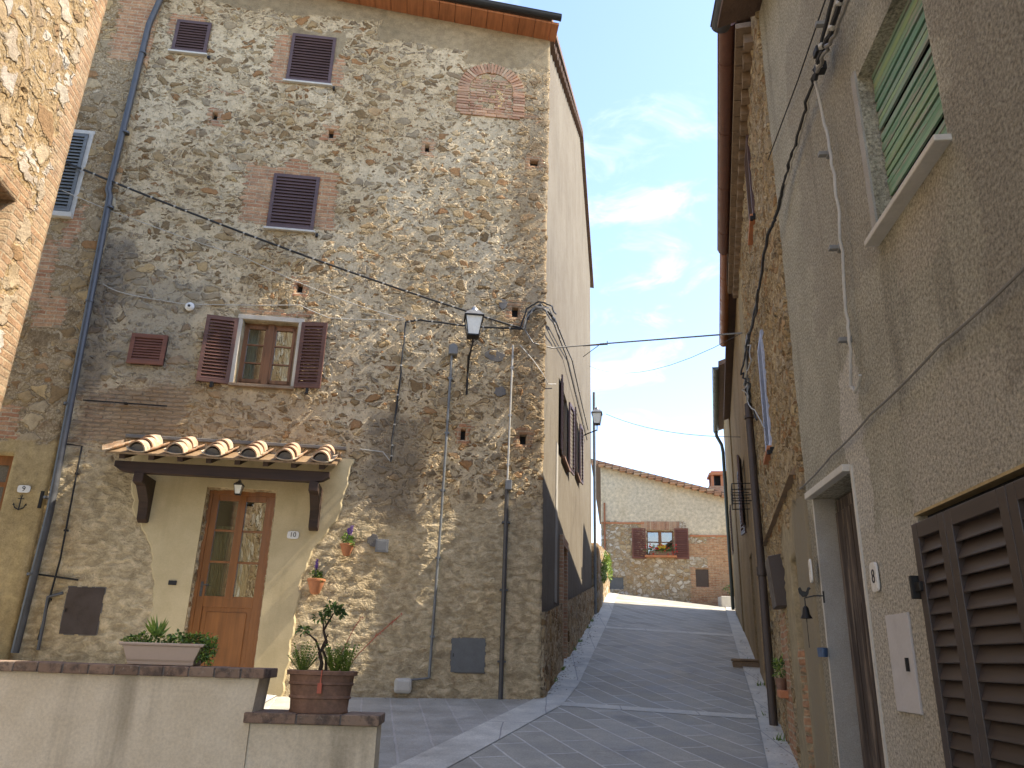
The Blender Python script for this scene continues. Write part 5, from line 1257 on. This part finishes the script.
cable([MF.P(60, 160, .12), MF.P(523, 329, .14)], .016, M['cable_black'], 'thick black bundle cable slanting down across the stone front to the corner', .10, 40, ties=26)
cable([MF.P(62, 190, .10), MF.P(150, 225, .06), MF.P(240, 255, .06), MF.P(330, 295, .06), MF.P(405, 319, .06)], .005, M['cable_white'], 'thin white wire slanting below the black bundle cable', .02)
cable([MF.P(103, 284, .06), MF.P(120, 292, .05), MF.P(160, 300, .05), MF.P(190, 304, .05), MF.P(300, 305, .06), MF.P(330, 318, .06), MF.P(405, 320, .05)], .006, M['cable_white'], 'thin white wire running level past the round sounder', .01)
cable([MF.P(523, 329, .14), MF.P(470, 326, .07), MF.P(420, 320, .07), MF.P(406, 322, .07), MF.P(400, 380, .06), MF.P(392, 440, .06), MF.P(391, 462, .06)], .014, M['cable_black'], 'black cable running behind the lantern then down the stone wall', 0, 8, ties=12, wob=.004)
cable([MF.P(391, 462, .06), MF.P(383, 452, .05), MF.P(360, 449, .05)], .007, M['cable_white'], 'short pale wire end right of the canopy')
cable([MF.P(523, 329, .14), MF.P(530, 312, .14), MF.P(540, 305, .12), SW.P(552, 316, .12), SW.P(556, 322, .1)], .018, M['cable_black'], 'black cable loop rounding the corner of the stone house', 0, 6, wob=.006)
cable([MF.P(535, 306, .12), SW.P(549, 308, .14), SW.P(553, 316, .12)], .010, M['cable_white'], 'pale cable loop over the corner of the stone house', 0, 5)
X1 = R2.P(742, 333, .12)
P0 = MF.P(526, 326, .1)
cable([MF.P(541, 303, .13), MF.P(528, 312, .12), MF.P(525, 330, .12), MF.P(533, 343, .15), D(552, 348, 10.9), D(600, 344, 11.2), X1], .011, M['cable_grey'], 'pale cable curving off the corner and crossing the street to the right houses', 0.0, 8)
cable([D(589, 366, 19), X1], .004, M['cable_black'], 'thin slack wire crossing the street under the pale cable', .35)
cable([D(606, 414, 19), R2.P(740, 437, .1)], .006, M['cable_black'], 'thin wire from the distant lantern across the sky', .15)
for i, (a, b, c) in enumerate((((552, 318), (566, 355), (587, 440)), ((556, 322), (572, 360), (588, 430)))):
    cable([SW.P(*a, .1), SW.P(*b, .06), SW.P(*c, .05)], .012, M['cable_black'], ['left twin black cable descending along the side wall', 'right twin black cable descending along the side wall'][i], .02, 8, ties=5)
cable([MF.P(520, 345, .06), MF.P(533, 360, .06), MF.P(543, 374, .06), SW.P(548, 384, .06), SW.P(556, 384, .06)], .006, M['cable_white'], 'thin pale wire below the corner loop', 0, 5)
mb = MB(); a = SW.L(588, 347, .0); 
for (zz_, uu) in ((SW.L(583, 346).z, SW.L(583, 346).x),): mb.tube([(uu, 0, 0), (uu, -.62, .02)], .012, 6).tube([(uu, 0, -.3), (uu, -.4, 0)], .009, 6).tube([(uu, -.62, 0), (uu, -.62, .12)], .01, 6)
tag(mb.build('iron_bracket', M['iron'], None, SW.M @ TR(0, 0, SW.L(583, 346).z)), 'rusty iron wire bracket sticking out from the side wall', 'bracket')
# right side bundles
cable([R1.P(842, -8, .1), R1.P(833, 25, .1), R1.P(822, 50, .1), R1.P(815, 80, .1)], .016, M['cable_black'], 'black cable bundle at the top of the roughcast wall', 0, 6, ties=4, wob=.006)
cable([R1.P(833, -8, .08), R1.P(818, 60, .09), R1.P(812, 85, .08), R1.P(800, 130, .06), R1.P(786, 175, .06), R1.P(776, 215, .08), R2.P(768, 235, .1), R2.P(757, 300, .1), R2.P(748, 345, .1), R2.P(746, 395, .1)], .012, M['cable_black'], 'dark twisted cable sweeping down the edge of the roughcast house', 0, 8, wob=.005)
cable([R1.P(838, -8, .08), R1.P(820, 60, .08), R1.P(814, 85, .07), R1.P(802, 130, .05), R1.P(789, 172, .05), R1.P(778, 212, .06)], .008, M['cable_white'], 'pale cable beside the dark twisted cable', 0, 8, wob=.004)
cable([MF.P(523, 329, .16), MF.P(526, 318, .17), MF.P(534, 308, .16), MF.P(543, 308, .15), SW.P(553, 322, .14), SW.P(560, 338, .12)], .012, M['cable_grey'], 'grey strand inside the black cable loop at the stone corner', 0, 5, wob=.006)
cable([MF.P(519, 330, .13), MF.P(527, 308, .15), MF.P(538, 301, .15), SW.P(550, 305, .15), SW.P(556, 314, .14)], .012, M['cable_black'], 'outermost black strand of the tangle over the stone corner', 0, 5, wob=.008)
cable([R1.P(850, -8, .1), R1.P(838, 25, .11), R1.P(826, 50, .11), R1.P(817, 72, .11)], .012, M['cable_grey'], 'grey strand of the bundle at the top of the roughcast wall', 0, 6, wob=.006)
cable([R2.P(758, 290, .14), R2.P(751, 330, .15), R2.P(745, 350, .18), R2.P(743, 372, .16), R2.P(749, 388, .12), R2.P(751, 408, .1), R2.P(757, 420, .08)], .011, M['cable_black'], 'black looped strand hanging above the top of the tall brown drainpipe', 0, 6, wob=.012, seed=3)
cable([R2.P(747, 335, .12), R2.P(752, 360, .14), R2.P(744, 384, .14), R2.P(747, 400, .12), R2.P(764, 428, .06)], .007, M['cable_white'], 'pale tangled strand above the top of the tall brown drainpipe', 0, 6, wob=.015, seed=5)
cable([R1.P(815, 82, .08), R1.P(823, 115, .05), R1.P(831, 155, .05), R1.P(838, 205, .05), R1.P(842, 250, .05), R1.P(846, 310, .05), R1.P(850, 340, .05), R1.P(851, 386, .05), R1.P(855, 392, .05), R1.P(860, 375, .05)], .009, M['cable_white'], 'white cable hanging down the roughcast wall and ending in a hook', 0, 5, wob=.003)
cable([R1.P(849, 300, .055), R1.P(852, 340, .055)], .006, M['cable_white'], 'short second strand of the white hanging cable') if 0 else None
cable([R1.P(828, -8, .04), R1.P(798, 80, .03), R1.P(768, 160, .03)], .005, M['cable_black'], 'thin taut wire left of the dark twisted cable')
cable([R1.P(800, 489, .03), R1.P(832, 455, .03), R1.P(870, 415, .03), R1.P(940, 345, .03), R1.P(1040, 252, .03)], .006, M['cable_grey'], 'thin grey wire slanting up the roughcast wall to the right', .01)
cable([R2.P(745, 345, .12), R2.P(747, 372, .12), R2.P(744, 385, .12)], .012, M['cable_grey'], 'grey cable loop where the street crossing cable meets the yellow wall', 0, 5)
for (px, py), lb in (((827, 24), 'topmost small clip on the black bundle of the roughcast wall'), ((830, 154), 'small grey clip on the white cable, just under the black junction'), ((841, 248), 'small grey clip halfway down the white hanging cable'), ((851, 340), 'lowest small grey clip of the white hanging cable, above its hook')):
    l = R1.L(px, py, .0); tag(MB().box(-.018, .018, -.07, 0, -.013, .013).box(-.024, .024, -.02, 0, -.02, .02).build('cable_clip', M['grey_plastic'], None, R1.M @ TR(l.x, 0, l.z), bevel=.003), lb, 'clip', 'clips holding cables on the roughcast wall')
mb = MB(); l = R1.L(816, 52, .1); mb.box(l.x-.035, l.x+.035, -.11, -.05, l.z-.022, l.z+.022); l2 = R1.L(817, 68, .1); mb.box(l2.x-.03, l2.x+.03, -.11, -.05, l2.z-.03, l2.z+.03); mb.box(l2.x-.006, l2.x+.006, -.085, -.07, l2.z, l.z)
tag(mb.build('cable_junction', M['cable_black'], None, R1.M, bevel=.004), 'black cable junction where the white cable starts on the roughcast wall', 'junction box')
